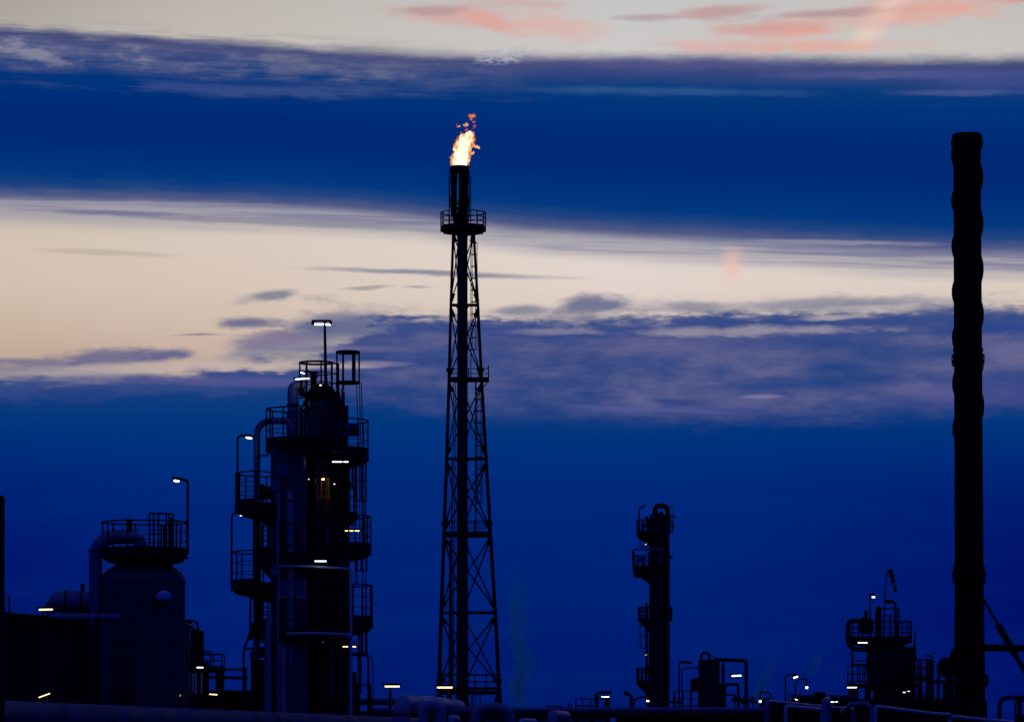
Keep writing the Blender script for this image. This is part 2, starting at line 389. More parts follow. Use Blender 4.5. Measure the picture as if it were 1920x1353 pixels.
class T:
    """a thing: an Empty on the ground whose parts are laid out from measurements"""
    def __init__(s, name, label, cat, px, D, group=None, py=None):
        s.D = D; s.s = D/FP; s.x0 = (px-960)*s.s
        s.z0 = 0.0 if py is None else H + (HY-py)*s.s
        s.o = bpy.data.objects.new(name, None); COL.objects.link(s.o); s.o.empty_display_size = .5
        s.o.location = (s.x0, D, s.z0); tagp(s.o, label, cat, group)
    def p(s, px, py, d=0.0):
        k = (s.D+d)/FP
        return Vector(((px-960)*k - s.x0, d, H + (HY-py)*k - s.z0))
    def z(s, py): return H + (HY-py)*s.s - s.z0
    def g(s, px, d=0.0):
        q = s.p(px, 0, d); q.z = -s.z0; return q
    def part(s, name, mb, mat, parent=None, label=None): return mb.build(name, mat, parent or s.o, label=label)
    # circular platform round a centre (px, d): deck part > railing, bracket sub-parts
    def plat(s, px, d, rin, rout, pdeck, a0, a1, prail=None, th=.16, posts=1.0, br=4, mat=None, bdrop=.6, toe=True, gap=None, name='platform', deep=0.0):
        mat = mat or STEEL
        zt = s.p(px, pdeck, d).z; c = s.p(px, pdeck, d); c.z = 0
        ri, ro = rin*s.s, rout*s.s
        m = MB().arcdeck(c, ri, ro, zt-th-deep, zt, a0, a1, max(8, int((a1-a0)/9)))
        dk = s.part(name, m, mat)
        h = (pdeck-prail)*s.s if prail else 1.1
        m = MB(); full = a1-a0 >= 359.9
        rr = ro-.04; L = rr*R(a1-a0); k = max(2, round(L/posts))
        for i in range(k if full else k+1):
            a = R(a0+(a1-a0)*i/k); q = c+Vector((math.cos(a)*rr, math.sin(a)*rr, 0))
            m.beam(q+Vector((0, 0, zt+.005)), q+Vector((0, 0, zt+h)), max(.065, 2.2*s.s))
        nn = max(10, int((a1-a0)/8))
        for f, w in ((1, max(.034, 1.1*s.s)), (.66, .8*s.s), (.34, .8*s.s)):
            m.ring(c+Vector((0, 0, zt+h*f)), rr, w, nn, 5, a0, a1)
            if not full and ro-ri > .7 and f == 1:
                for a in (R(a0), R(a1)):
                    u = Vector((math.cos(a), math.sin(a), 0)); m.cyl(c+u*(ri+.1)+Vector((0, 0, zt+h*f)), c+u*rr+Vector((0, 0, zt+h*f)), w, n=5)
        if toe: m.arcdeck(c, rr-.06, rr-.045, zt+.004, zt+.14, a0, a1, nn)
        s.part('railing', m, RAIL, dk)
        if br:
            m = MB()
            for i in range(br):
                a = R(a0+(a1-a0)*(i+.5)/br); u = Vector((math.cos(a), math.sin(a), 0)); v = Vector((-u.y, u.x, 0))*.06
                A = c+u*(ri-.02); B = c+u*(ro-.12)
                z1 = zt-th-deep-.003
                m.loops([[q+v*k_+Vector((0, 0, zz)) for q, zz in ((A, z1), (B, z1), (B, z1-.12), (A, z1-bdrop))] for k_ in (-1, 1)])
            s.part('bracket', m, mat, dk)
        return dk
    # straight platform with corners px0..px1, depth d0..d1
    def flat(s, px0, px1, d0, d1, pdeck, prail=None, th=.16, posts=1.1, mat=None, sides='fblr', name='platform', ends=True):
        mat = mat or STEEL; zt = s.z(pdeck); xa, xb = s.p(px0, 0, (d0+d1)/2).x, s.p(px1, 0, (d0+d1)/2).x
        dk = s.part(name, MB().box(xa, xb, d0, d1, zt-th, zt), mat)
        h = (pdeck-prail)*s.s if prail else 1.1; m = MB(); e = .04
        P = {'f': ((xa+e, d0+e), (xb-e, d0+e)), 'b': ((xa+e, d1-e), (xb-e, d1-e)), 'l': ((xa+e, d0+e), (xa+e, d1-e)), 'r': ((xb-e, d0+e), (xb-e, d1-e))}
        for ch in sides:
            m = MB(); (x1, y1), (x2, y2) = P[ch]; L = math.hypot(x2-x1, y2-y1); k = max(1, round(L/posts))
            for i in range(k+1):
                q = Vector((x1+(x2-x1)*i/k, y1+(y2-y1)*i/k, zt+.004)); m.beam(q, q+Vector((0, 0, h)), max(.06, 2.0*s.s))
            for f, w in ((1, max(.03, 1.0*s.s)), (.55, .8*s.s), (.12, 1.0*s.s)):
                m.cyl((x1, y1, zt+h*f), (x2, y2, zt+h*f), w, n=5)
            s.part('railing', m, RAIL, dk)
        return dk
    def ladder(s, px, d, py0, py1, wpx=None, cage=True, ang=0, mat=None, step=.3, hoop=.9, cr=.36, parent=None):
        """vertical ladder: stiles, rungs and safety hoops bulging towards ang (degrees, 270 faces the camera)"""
        m = MB(); wst, wcg = max(.05, 1.4*s.s), max(.035, 1.1*s.s); w = (wpx*s.s if wpx else .45)/2; z0, z1 = s.p(px, py0, d).z, s.p(px, py1, d).z
        if z0 > z1: z0, z1 = z1, z0
        c = s.p(px, 0, d); c.z = 0; o = Vector((math.cos(R(ang)), math.sin(R(ang)), 0)); l = Vector((-o.y, o.x, 0))
        for k in (-1, 1): m.beam(c+l*w*k+Vector((0, 0, z0)), c+l*w*k+Vector((0, 0, z1)), wst)
        z = z0+.15
        while z < z1: m.cyl(c-l*w+Vector((0, 0, z)), c+l*w+Vector((0, 0, z)), .014, n=4); z += step
        ld = s.part('ladder', m, mat or RAIL, parent)
        if cage:
            m = MB(); zz = z0+2.1 if z1-z0 > 4 else z0+.6; a0 = math.degrees(math.atan2(o.y, o.x)); cc = c+o*cr*.8
            zs = []
            while zz < z1+.05: zs.append(zz); zz += hoop
            for q in zs: m.ring(cc+Vector((0, 0, q)), cr, wcg*.6, 10, 4, a0-130, a0+130)
            for t in (-115, -60, 0, 60, 115):
                a = R(a0+t); u = Vector((math.cos(a), math.sin(a), 0))*cr
                m.beam(cc+u+Vector((0, 0, zs[0])), cc+u+Vector((0, 0, zs[-1])), wcg)
            s.part('safety_cage', m, mat or RAIL, ld)
        return ld
    def shell(s, name, px, d, rpx, prof, mat, n=40, parent=None):
        """body of revolution; prof = [(radius factor, row)]"""
        c = s.p(px, 0, d); c.z = 0; k = (s.D+d)/FP
        return s.part(name, MB().lathe(c, [(max(.01, f*rpx*k), H+(HY-y)*k - s.z0 if y is not None else -s.z0) for f, y in prof], n), mat, parent)
def dome(y_edge, y_top, k=6, f=1.0):
    return [(f*math.cos(math.pi/2*i/k), y_edge+(y_top-y_edge)*math.sin(math.pi/2*i/k)) for i in range(1, k)] + [(f*.04, y_top)]

# ---------------------------------------------------------------- lamps
def fixture(label, px, py, wpx, D, mat, d=0, tilt=0.0, wall=None, group='strip lights fixed around the plant', gap=False, th=None, arm=None, post=None):
    """strip light: housing, glowing tube, and the arm or post that carries it"""
    t = T('strip_light', label, 'strip light', px, D+d, group, py=py)
    w = wpx*t.s; a = R(tilt); u = Vector((math.cos(a), 0, math.sin(a))); v = Vector((-math.sin(a), 0, math.cos(a)))
    h = (th or 4.2)*.68*t.s
    m = MB()
    A, B = -u*(w/2+.10)+v*h*.95, u*(w/2+.10)+v*h*.95
    m.beam(A, B, .22, h*.8, up=v); m.beam(A+u*.1+v*h*.5, B-u*.1+v*h*.5, .14, h*.4, up=v)
    hs = t.part('housing', m, BLACK)
    if gap:
        g_ = .06
        t.part('tube', MB().cyl(-u*w/2, u*(w*.12), h*.42, n=8), mat, hs); t.part('tube', MB().cyl(u*(w*.12+g_), u*w/2, h*.42, n=8), mat, hs)
    else: t.part('tube', MB().tube([-u*w/2, -u*w*.47, u*w*.47, u*w/2], h*.42, 8, rs=[h*.25, h*.42, h*.42, h*.25]), mat, hs)
    if arm:                                     # (dx, dy metres, row offset) to the steel behind
        q = Vector((arm[0]*t.s, arm[1], arm[2]*t.s)); m = MB().tube([v*h*1.2, Vector((q.x, q.y, max(q.z, h*1.2)*.0+h*1.2)), q], .03, 5); t.part('arm', m, RAIL)
    if post is not None:
        q = Vector((post*t.s, 0, 0)); m = MB().cyl(Vector((q.x, .10, -t.z0)), Vector((q.x, .10, h*1.3)), .055, n=8); t.part('pole', m, STEEL)
    return t
def swan(label, pts, D, head, lens, mat, d=0, r=.035, group='swan-neck lamps on thin bent poles', lit=True, base=None, hd=.09):
    """pole bent over at the top with a small head: pts in picture measures, head = (x0, y0, x1, y1) axis of the head"""
    t = T('swan_neck_lamp', label, 'lamp post', pts[0][0], D+d, group, py=pts[0][1] if base is None else None)
    q = [t.p(*p) for p in pts]
    if base is not None: q[0].z = 0
    t.part('pole', MB().tube(fil(q, .6, 6), r, 8), STEEL)
    a, b = t.p(head[0], head[1]), t.p(head[2], head[3])
    hs = t.part('lamp_head', MB().beam(a, b, .2, hd), BLACK)
    if lit:
        a, b = t.p(lens[0], lens[1]), t.p(lens[2], lens[3])
        t.part('lens', MB().tube([a, a+(b-a)*.1, a+(b-a)*.9, b], hd*.45, 8, rs=[hd*.2, hd*.36, hd*.36, hd*.2]), mat, hs)
    return t

# ================================================================ ground
def grid(name, x0, x1, y0, y1, z, nx, ny, mat, kind='structure'):
    vs = [(x0+(x1-x0)*i/nx, y0+(y1-y0)*j/ny, z) for j in range(ny+1) for i in range(nx+1)]
    fs = [(j*(nx+1)+i, j*(nx+1)+i+1, (j+1)*(nx+1)+i+1, (j+1)*(nx+1)+i) for j in range(ny) for i in range(nx)]
    return tagp(MB().add(vs, fs).build(name, mat), kind=kind)
GRAV = pmat('gravel_ground', (.06, .058, .055), .9, 0, .35, .15, .2)
grid('ground', -9000, 9000, -3000, 18000, 0, 12, 12, GRAV)
# the dyke the picture was taken from
MB().loops([[(x, -14, 0), (x, -5, H-1.7), (x, 3, H-1.7), (x, 16, 0)] for x in (-400, 400)]).build('dyke', pmat('grass_bank', (.05, .07, .03), .95, 0, .4, .3, .1))['kind'] = 'structure'

# ================================================================ flare tower
D = 266
t = T('flare_tower', 'tall dark three-legged lattice tower carrying the burning gas flare', 'flare tower', 867, D)
lvl = [(432, 850, 888), (572, 845.5, 896), (712, 842, 903), (860, 837.5, 911.5), (1000, 832.5, 919.5), (1148, 827.5, 928.5), (1290, 823, 936), (1640, 812, 957)]
def legs(y):
    for (ya, la, ra), (yb, lb, rb) in zip(lvl, lvl[1:]):
        if ya <= y <= yb:
            f = (y-ya)/(yb-ya); l_, r_ = la+(lb-la)*f, ra+(rb-ra)*f
    w = (r_-l_)*t.s; c = (l_+r_)/2
    return (t.p(l_, y, -w*.24), t.p(r_, y, -w*.30), t.p(c-8, y, w*.56))
ground_y = HY + H/t.s
lvl[-1] = (ground_y,) + lvl[-1][1:]
for k in range(3):
    m = MB(); ys = [432, 572, 712, 860, 1000, 1148, 1290, ground_y]
    m.tube([legs(y)[k] for y in ys], .12, 10, rs=[.09, .10, .11, .12, .125, .135, .14, .16])
    for y in (690, 978, 1272):                  # flanged leg joints
        a, b = legs(y)[k], legs(y+7)[k]; m.cyl(a, b, .21, n=10)
    t.part('leg', m, STEEL)
YS = [y for y, *_ in lvl]
for k in range(3):                              # one braced face of the derrick at a time
    j = (k+1) % 3; m = MB()
    for ya, yb in zip(YS, YS[1:]):
        a0, a1, b0, b1 = legs(ya+8)[k], legs(ya+8)[j], legs(yb-8)[k], legs(yb-8)[j]
        wd = .09 if yb > 900 else .07
        m.cyl(a0, b1, wd*.62, n=6); m.cyl(a1, b0, wd*.62, n=6)
        if yb < 1400: m.beam(legs(yb)[k], legs(yb)[j], .16, .2)
        for P_, Q in ((a0, b1), (a1, b0), (b0, a1), (b1, a0)):   # gusset plates
            u = (Q-P_).normalized(); m.beam(P_, P_+u*.55, .02, .26, up=(0, 0, 1))
    t.part('bracing', m, STEEL)
m = MB().tube([t.p(867, y) for y in (432, 900, 1200, ground_y)], .37, 20, rs=[.36, .37, .41, .45])
for y in (572, 712, 860, 1000, 1148, 1290): m.cyl(t.p(867, y), t.p(867, y+5), .43, n=20)
riser = t.part('riser_pipe', m, DPIPE)
# twin tips
m = MB().tube([t.p(851, 312), t.p(851, 395), t.p(857, 428), t.p(864, 452)], .21, 14, rs=[.235, .20, .19, .17]); t.part('burner_tip', m, BLACK)
m = MB().tube([t.p(869.5, 312), t.p(869, 352), t.p(867.5, 400), t.p(867, 436)], .3, 16, rs=[.36, .33, .31, .35]); t.part('burner_tip', m, BLACK)
m = MB()
cc = t.p(861, 316); m.lathe(cc, [(.60, -.28), (.74, -.25), (.60, .16), (.54, .16), (.54, -.28)], 20)
for a in (10, 55, 125, 170, 200, 340): 
    u = Vector((math.cos(R(a))*.72, math.sin(R(a))*.72, 0)); m.cyl(cc+u+Vector((0, 0, -.2)), cc+u+Vector((0, 0, -3.4)), .022, n=5)
    if a in (125, 200, 340, 55): m.cyl(cc+u*.98+Vector((0, 0, -1.9)), cc+u*.98+Vector((0, 0, -2.6)), .06, n=6)
m.ring(cc+Vector((0, 0, -.72)), .74, .03, 20, 5); m.ring(cc+Vector((0, 0, -2.3)), .70, .03, 20, 5)
t.part('steam_ring', m, BLACK)
m = MB()
for px, d, y0, y1 in ((843, -.3, 330, 372), (880, .2, 330, 378), (882.5, -.2, 330, 430), (846, .3, 372, 430), (877, -.4, 372, 430)): m.cyl(t.p(px, y0, d), t.p(px, y1, d), .03, n=6)
for px, y in ((844, 374), (844, 386), (880, 376), (877, 388), (857, 382), (857, 390)): m.ball(t.p(px, y, -.3), .1, 8, 6)
t.part('pilot_gas_line', m, STEEL)
t.plat(868.5, 0, 10, 43, 427, 0, 360, 399, th=.24, posts=.72, br=8, bdrop=.3)
# middle rest platform and the two lower ones
dk = t.flat(840, 917, -1.0, 1.1, 709, 688, th=.18, posts=.7, sides='br')
t.part('bracket', MB().beam(t.p(905, 727, 0), t.p(916, 714, 0), .07), STEEL, dk)
t.flat(834, 919, -1.1, 1.5, 1000, 978, th=.2, posts=.9, sides='fb')
t.flat(826, 934, -1.3, 1.8, 1294, 1264, th=.26, posts=.85, sides='fb')
t.ladder(883, -.5, 712, 436, 11, True, 0, step=.33, hoop=.82, cr=.24)
t.ladder(892, .2, 1000, 712, 9, True, 10, step=.33, hoop=.8, cr=.26)
t.ladder(886, -.6, ground_y, 1294, 10, True, 20, step=.33, hoop=.85, cr=.33)
t.ladder(848, .1, 1294, 1000, 8, False, 180, step=.33)
for px0, px1, y0, y1, r_, d in ((845.5, 842.5, 1010, 1600, .115, -.9), (851, 848, 712, 1010, .03, -.5), (854, 852, 712, 1010, .03, -.6), (848, 846, 860, 1010, .025, -.2), (852, 849, 1010, 1294, .035, -.3)):
    t.part('service_pipe', MB().tube([t.p(px0, y0, d), t.p(px1, min(y1, ground_y), d)], r_, 8), DPIPE)
# ---------------------------------------------------------------- flame
FL = bpy.data.materials.new('gas_flame'); FL.use_nodes = True; ft = FL.node_tree; ft.nodes.clear()
tcf = ft.nodes.new('ShaderNodeTexCoord'); sf = ft.nodes.new('ShaderNodeSeparateXYZ'); ft.links.new(tcf.outputs['Object'], sf.inputs[0])
zz = X(ft, sf.outputs[2]); vv = X(ft, tcf.outputs['Object'])
mp = ft.nodes.new('ShaderNodeMapping'); mp.inputs['Scale'].default_value = (3.6, 3.6, 3.0); ft.links.new(vv.s, mp.inputs[0])
nf = noise(ft, X(ft, mp.outputs[0]), 6, .7)
attr = ft.nodes.new('ShaderNodeVertexColor'); attr.layer_name = 'flame_heat'
hv = X(ft, attr.outputs['Color']) + (nf - .5)*1.1
fc = hv.ramp([(0, (150, 40, 40)), (.14, (214, 92, 70)), (.30, (244, 140, 92)), (.46, (255, 190, 120)), (.60, (255, 226, 160)), (.74, (255, 246, 215)), (1, (255, 252, 240))])
fe = ft.nodes.new('ShaderNodeEmission'); fo = ft.nodes.new('ShaderNodeOutputMaterial'); ft.links.new(fc.s, fe.inputs[0])
fs_ = hv.smooth(.1, .9, .8, 1.25); ft.links.new(fs_.s, fe.inputs[1]); ft.links.new(fe.outputs[0], fo.inputs[0])
rnd = random.Random(11)
fx = T('gas_flame', 'ragged yellow and orange gas flame blowing above the flare tip', 'flame', 862, D, py=312)
m = MB(); heat = []
def puff(px, py, r_, h, d=0):
    c = fx.p(px, py, d); n0 = len(m.v)
    nn, mm_ = 7, 5; rg = []; ph = rnd.random()*6
    ax = Vector((rnd.uniform(-.5, .6), rnd.uniform(-.4, .4), 1)).normalized(); q = ax.rotation_difference(Vector((0, 0, 1)))
    for j in range(mm_+1):
        tt = math.pi*j/mm_; ring = []
        for i in range(nn):
            a = 2*math.pi*i/nn + ph; rr = r_*(1+rnd.uniform(-.38, .5))
            v = Vector((math.sin(tt)*math.cos(a)*rr, math.sin(tt)*math.sin(a)*rr, -math.cos(tt)*rr*1.25)); v.rotate(q); ring.append(c+v)
        rg.append(ring)
    m.loops(rg); heat.extend([h+rnd.uniform(-.12, .12) for _ in range(len(m.v)-n0)])
# spine of the flame: row, left edge, right edge
prof = [(311, 846, 877), (304, 845, 879), (297, 846, 883), (290, 849, 882), (283, 852, 884), (276, 850, 886), (269, 853, 889), (263, 858, 891), (258, 866, 890)]
for k, (y, a, b) in enumerate(prof):
    w = b-a
    for i in range(int(w*1.3)):
        x = rnd.uniform(a, b); e = min(x-a, b-x)/w*2
        hot = .20 + .70*min(1, e*1.7) - .030*k
        puff(x, y+rnd.uniform(-5, 5), (.055+.11*min(1, e*1.6))*rnd.uniform(.7, 1.3), hot, rnd.uniform(-.35, .35)*min(1, e*2+.2))
for x0, y0, x1, y1, cnt, r_, h in ((846, 302, 850, 294, 9, .05, .22), (882, 290, 889, 286, 9, .05, .42), (886, 272, 897, 276, 12, .05, .40), (884, 265, 886, 255, 16, .06, .42), (886, 256, 889, 250, 8, .04, .26),
                            (875, 262, 874, 244, 18, .045, .24), (881, 262, 879, 248, 18, .05, .30), (878, 246, 886, 252, 14, .04, .22), (864, 257, 866, 249, 12, .045, .24), (852, 292, 846, 296, 8, .05, .30), (855, 276, 851, 280, 10, .06, .5),
                            (870, 236, 878, 233, 12, .05, .36), (858, 237, 861, 238, 6, .035, .26), (855, 233, 857, 235, 3, .025, .12), (880, 217, 890, 218, 16, .055, .20), (882, 222, 884, 223, 8, .05, .12), (887, 229, 893, 229, 8, .035, .12), (889, 236, 890, 238, 7, .035, .12), (886, 242, 887, 243, 3, .022, .08), (867, 260, 871, 258, 6, .04, .22)):
    for i in range(cnt):
        f = rnd.random(); puff(x0+(x1-x0)*f+rnd.uniform(-1.6, 1.6), y0+(y1-y0)*f+rnd.uniform(-1.8, 1.8), r_*rnd.uniform(.7, 1.35), h, rnd.uniform(-.15, .15))
fo_ = fx.part('flame_body', m, FL)
at = fo_.data.color_attributes.new(name='flame_heat', type='FLOAT_COLOR', domain='POINT'); at.data.foreach_set('color', [q for h_ in heat for q in (h_, h_, h_, 1.0)])

# ================================================================ chimney
t = T('chimney', 'tall dark round chimney with spiral strakes, rightmost in view', 'chimney', 1818, D)
def cx(y): return 1813 + (y-252)*(5.5/1100)
t.part('shaft', MB().tube([t.p(cx(y), y) for y in (262, 500, 672, 900, 1080, 1353, ground_y)], 1, 48, rs=[q*t.s for q in (25.6, 26, 26.3, 26.7, 27, 29.5, 31)]), STACK)
m = MB().tube([t.p(cx(y), y) for y in (251.5, 254, 259, 262, 270, 271, 275, 276, 281, 282)], 1, 48, rs=[q*t.s for q in (26.5, 27.6, 28.4, 29.8, 30, 29.2, 29.4, 27.5, 27, 26)])
t.part('rim', m, STACK)
def strake(ph, y0, y1):
    m = MB(); k = 0; A = []; y = y0
    while y <= y1:
        a = R(ph) + (y-295)/257*2*math.pi; c = t.p(cx(y), y); u = Vector((math.cos(a), math.sin(a), 0)); z = Vector((0, 0, .05))
        ri, ro = 25.6*t.s, 30.0*t.s
        A.append([c+u*ri-z, c+u*ro-z, c+u*ro+z, c+u*ri+z])
        if k % 7 == 0: m.beam(c+u*25.8*t.s, c+u*ro, .08, .12)
        y += 5; k += 1
    m.loops(A); t.part('strake', m, STACK)
for ph in (180, 300, 60): strake(ph, 280, 655); strake(ph, 688, 820)
m = MB().tube([t.p(cx(y), y) for y in (653, 658, 659, 664, 665, 668, 669, 674, 675, 679, 680)], 1, 40, rs=[q*t.s for q in (28.5, 28.5, 27, 27, 29.5, 29.5, 28.5, 28.5, 29, 29, 27)])
for i in range(20):
    a = R(18*i); c = t.p(cx(672), 672); u = Vector((math.cos(a), math.sin(a), 0))
    m.beam(c+u*30.3*t.s+Vector((0, 0, -.3)), c+u*30.3*t.s+Vector((0, 0, .3)), .05); m.beam(c+u*27*t.s+Vector((0, 0, -.3)), c+u*30.4*t.s+Vector((0, 0, -.3)), .05)
m.arcdeck(t.p(cx(684), 684), 26*t.s, 30.5*t.s, -.05, .05, 0, 360, 36)
t.part('flange_collar', m, STACK)
m = MB().tube([t.p(cx(y), y) for y in (1060, 1063, 1064, 1067, 1072, 1082, 1086, 1088)], 1, 40, rs=[q*t.s for q in (29.5, 29.5, 27.6, 30, 31.5, 31.5, 30, 27.6)])
m.arcdeck(t.p(cx(1091), 1091), 26*t.s, 31.5*t.s, -.06, .06, 0, 360, 36); t.part('flange_collar', m, STACK)
t.part('inspection_hatch', MB().cyl(t.p(1843, 1275), t.p(1852, 1275), .5, .42, 20), STACK)
# flue pipe coming in from the right
t2 = T('flue_pipe', 'black horizontal pipe running right from the chimney foot', 'pipe', 1790, 262)
m = MB().tube(fil([t2.p(1786, 1262), t2.p(1786, 1212), t2.p(2060, 1218)], .9, 7), .235, 14); t2.part('pipe_run', m, BLACK)
for px in (1985, 2055): t2.part('support_post', MB().beam(t2.g(px), t2.p(px, 1223), .2), STEEL)
m = MB().lathe(t2.p(1783, 1246)*1, [(.62, -.75), (.80, -.6), (.85, 0), (.7, .25), (.35, .4)], 20); t2.part('junction_drum', m, BLACK)
m = MB().tube(fil([t2.p(1810, 1240, 2), t2.p(1768, 1238), t2.p(1762, 1252)], .35), .24, 12); t2.part('side_branch', m, BLACK)
t2.part('drum_stand', MB().beam(t2.p(1783, 1262), t2.g(1783), .35), STEEL)
t3_ = T('trestle', 'low black steel trestle with crossed braces left of the chimney foot', 'trestle', 1775, 262)
for px in (1759.5, 1776.5, 1798):
    t3_.part('leg', MB().beam(t3_.g(px), t3_.p(px, 1246), .2), STEEL)
m = MB().beam(t3_.p(1744, 1277), t3_.p(1812, 1279), .24, .22); m.beam(t3_.p(1757, 1248), t3_.p(1800, 1248), .16)
for a, b in ((1760, 1776), (1777, 1798)): m.cyl(t3_.p(a, 1249), t3_.p(b, 1276), .035, n=5); m.cyl(t3_.p(b, 1249), t3_.p(a, 1276), .035, n=5)
t3_.part('crossbeam', m, STEEL)
for px in (1745, 1772): t3_.part('leg', MB().beam(t3_.g(px, 1.5), t3_.p(px, 1277, 1.5), .32, .45), CONC)

# crane boom beyond the chimney
t = T('crane_boom', 'slender slanting crane boom with a thick dark red section behind the chimney', 'crane', 2010, 300)
A, B = t.p(1842, 1120), t.p(2010, 1412)
def al(f): return A+(B-A)*f
t.part('tip_section', MB().beam(al(-.12), al(.20), .17, .20), DPIPE)
t.part('red_section', MB().beam(al(.17), al(.37), .42, .50), RED)
t.part('middle_section', MB().beam(al(.36), al(.62), .30, .36), DPIPE)
t.part('base_section', MB().beam(al(.6), B, .5, .6), STEEL)
m = MB().box(B.x-1.6, B.x+1.8, -1.3, 1.3, .55, 4.9-.0, .15); t.part('crane_body', m, STEEL)
for dx_ in (-1.1, 1.2):
    for dy_ in (-1.2, 1.2): t.part('wheel', MB().cyl((B.x+dx_, dy_-.15, .55), (B.x+dx_, dy_+.15, .55), .55, n=20), BLACK)

# ================================================================ left: domed vessel, its pipes, the long low shed
DT = 151
t = T('domed_vessel', 'stout domed vessel with a railed platform on top, left of the picture', 'tank', 268, DT)
t.shell('shell', 268, 0, 79, [(1, None), (1, 1200), (1, 1090)] , CLAD, 56)
t.shell('dome_head', 268, 0, 79, [(1.012, 1092), (1.012, 1086)] + [(.995*math.cos(q), 1086-36*math.sin(q)) for q in [R(a) for a in (8, 18, 28, 38, 48, 58, 68)]] + [(.02, 1052)], CLAD, 28)
t.shell('neck', 277, 0, 42, [(1, 1060), (1, 1046)], STEEL, 36)
t.plat(271, 0, 14, 81, 1033, 0, 360, 979, th=.16, posts=1.05, br=10, bdrop=.45, deep=.12)
m = MB()
for x0, x1, d in ((280, 325, -.9), (280, 325, -.2)):
    m.cyl(t.p(x0, 962, d), t.p(x1, 963, d), .04, n=6)
for x in (280, 288, 297, 312, 317, 325): m.beam(t.p(x, 962, -.9 if x % 2 else -.2), t.p(x, 1033, -.9 if x % 2 else -.2), .06)
for y in (984, 1000, 1016): m.cyl(t.p(280, y, -.9), t.p(325, y, -.9), .025, n=5)
t.part('ladder_gate', m, RAIL)
t.part('ladder', MB().beam(t.p(309.5, 985, -1.2), t.p(309.5, 1060, -1.2), .16).beam(t.p(321, 970, -1.2), t.p(321, 1060, -1.2), .12), RAIL)
# vapour arch: rises left of the vessel and dives into the dome
m = MB().tube(fil([t.p(179, 1170, -.3), t.p(179, 1007, -.3), t.p(262, 1007, 0), t.p(266, 1040, 0)], 1.1, 9), 12.5*t.s, 20); t.part('vapour_pipe', m, PIPE)
for y, r_ in ((1030, 14), (1150, 16)): t.part('flange', MB().cyl(t.p(179, y, -.3), t.p(179, y+4, -.3), r_*t.s, n=20), STEEL)
m = MB().cyl(t.p(242.5, 1008), t.p(242.5, 974), 5.6*t.s, n=14).cyl(t.p(242.5, 976), t.p(242.5, 972.5), 7*t.s, n=14); t.part('vent_stub', m, STEEL)
for x_, r_ in ((214, .09), (229, .06)): t.part('gauge', MB().ball(t.p(x_, 997, -.2), r_, 8, 6).cyl(t.p(x_, 1002, -.2), t.p(x_, 991, -.2), r_*.5, n=6), STEEL)
# manway whose open rim catches the sky
m = MB().tube([t.p(307, 1121, -1.60), t.p(307, 1121, -1.86)], .34, 28); mw = t.part('manway', m, STEEL)
MIR = pmat('polished_steel', (.75, .76, .78), .16, 1.0, .05, 1.0, .5)
vs = []; cc = t.p(307, 1121, -1.87); rg = []
for rr, yy in ((.33, 0), (.31, -.05), (.24, -.09), (.14, -.115), (.02, -.12)):
    rg.append([cc + Vector((rr*math.cos(2*math.pi*i/28), yy, rr*math.sin(2*math.pi*i/28))) for i in range(28)])
t.part('cover', MB().loops(rg), MIR, mw)
m = MB().beam(cc+Vector((-.36, -.07, -.02)), cc+Vector((.36, -.07, -.02)), .03, .03); t.part('hinge_bar', m, BLACK, mw)
t.part('side_ladder', MB().beam(t.g(341, -1.2), t.p(341, 1090, -1.2), .05), RAIL)

t = T('horizontal_drum', 'round-ended horizontal drum with a pipe stub, left of the domed vessel', 'tank', 140, 153)
xa, xb = t.p(108, 0).x, t.p(190, 0).x; zc = t.z(1128); r_ = 21*t.s
rg = []
for x_, f in ((xa-.36, .03), (xa-.33, .35), (xa-.24, .65), (xa-.1, .88), (xa+.02, .98), (xa+.1, 1), (xb, 1)):
    rg.append([Vector((x_, math.cos(2*math.pi*i/28)*r_*f, zc+math.sin(2*math.pi*i/28)*r_*f)) for i in range(28)])
t.part('drum_shell', MB().loops(rg), PIPE)
for x_ in (t.p(122, 0).x, t.p(152, 0).x): t.part('flange', MB().cyl((x_, 0, zc), (x_+.07, 0, zc), r_*1.07, n=28), STEEL)
t.part('relief_stub', MB().cyl(t.p(155, 1108), t.p(155, 1094), 4*t.s, n=12).cyl(t.p(155, 1097), t.p(155, 1094), 5*t.s, n=12), STEEL)
for px in (125, 175): t.part('saddle', MB().box(t.p(px, 0).x-.1, t.p(px, 0).x+.1, -.35, .35, 0, zc-r_*.8), CONC)
m = MB().tube(fil([t.p(100, 1128, -.5), t.p(94, 1132, -.5), t.p(94, 1175, -.5)], .3), .2, 12); t.part('outlet_pipe', m, PIPE)

t = T('arched_pipe', 'thick pale pipe turning down at its left end in front of the domed vessel', 'pipe', 83, 146)
m = MB().tube(fil([t.g(83), t.p(83, 1157), t.p(226, 1157, .5)], .55, 8), 7.6*t.s, 18); t.part('pipe_run', m, PIPE)
for y in (1218, 1270): t.part('pipe_band', MB().cyl(t.p(83, y), t.p(83, y+2.5), 8.2*t.s, n=18), STEEL)
for x in (164, 184): t.part('pipe_band', MB().cyl(t.p(x, 1157, .3), t.p(x+2.5, 1157, .3), 8.4*t.s, n=18), STEEL)
t.part('support_post', MB().beam(t.g(183, .45), t.p(183, 1164, .45), .2), STEEL)

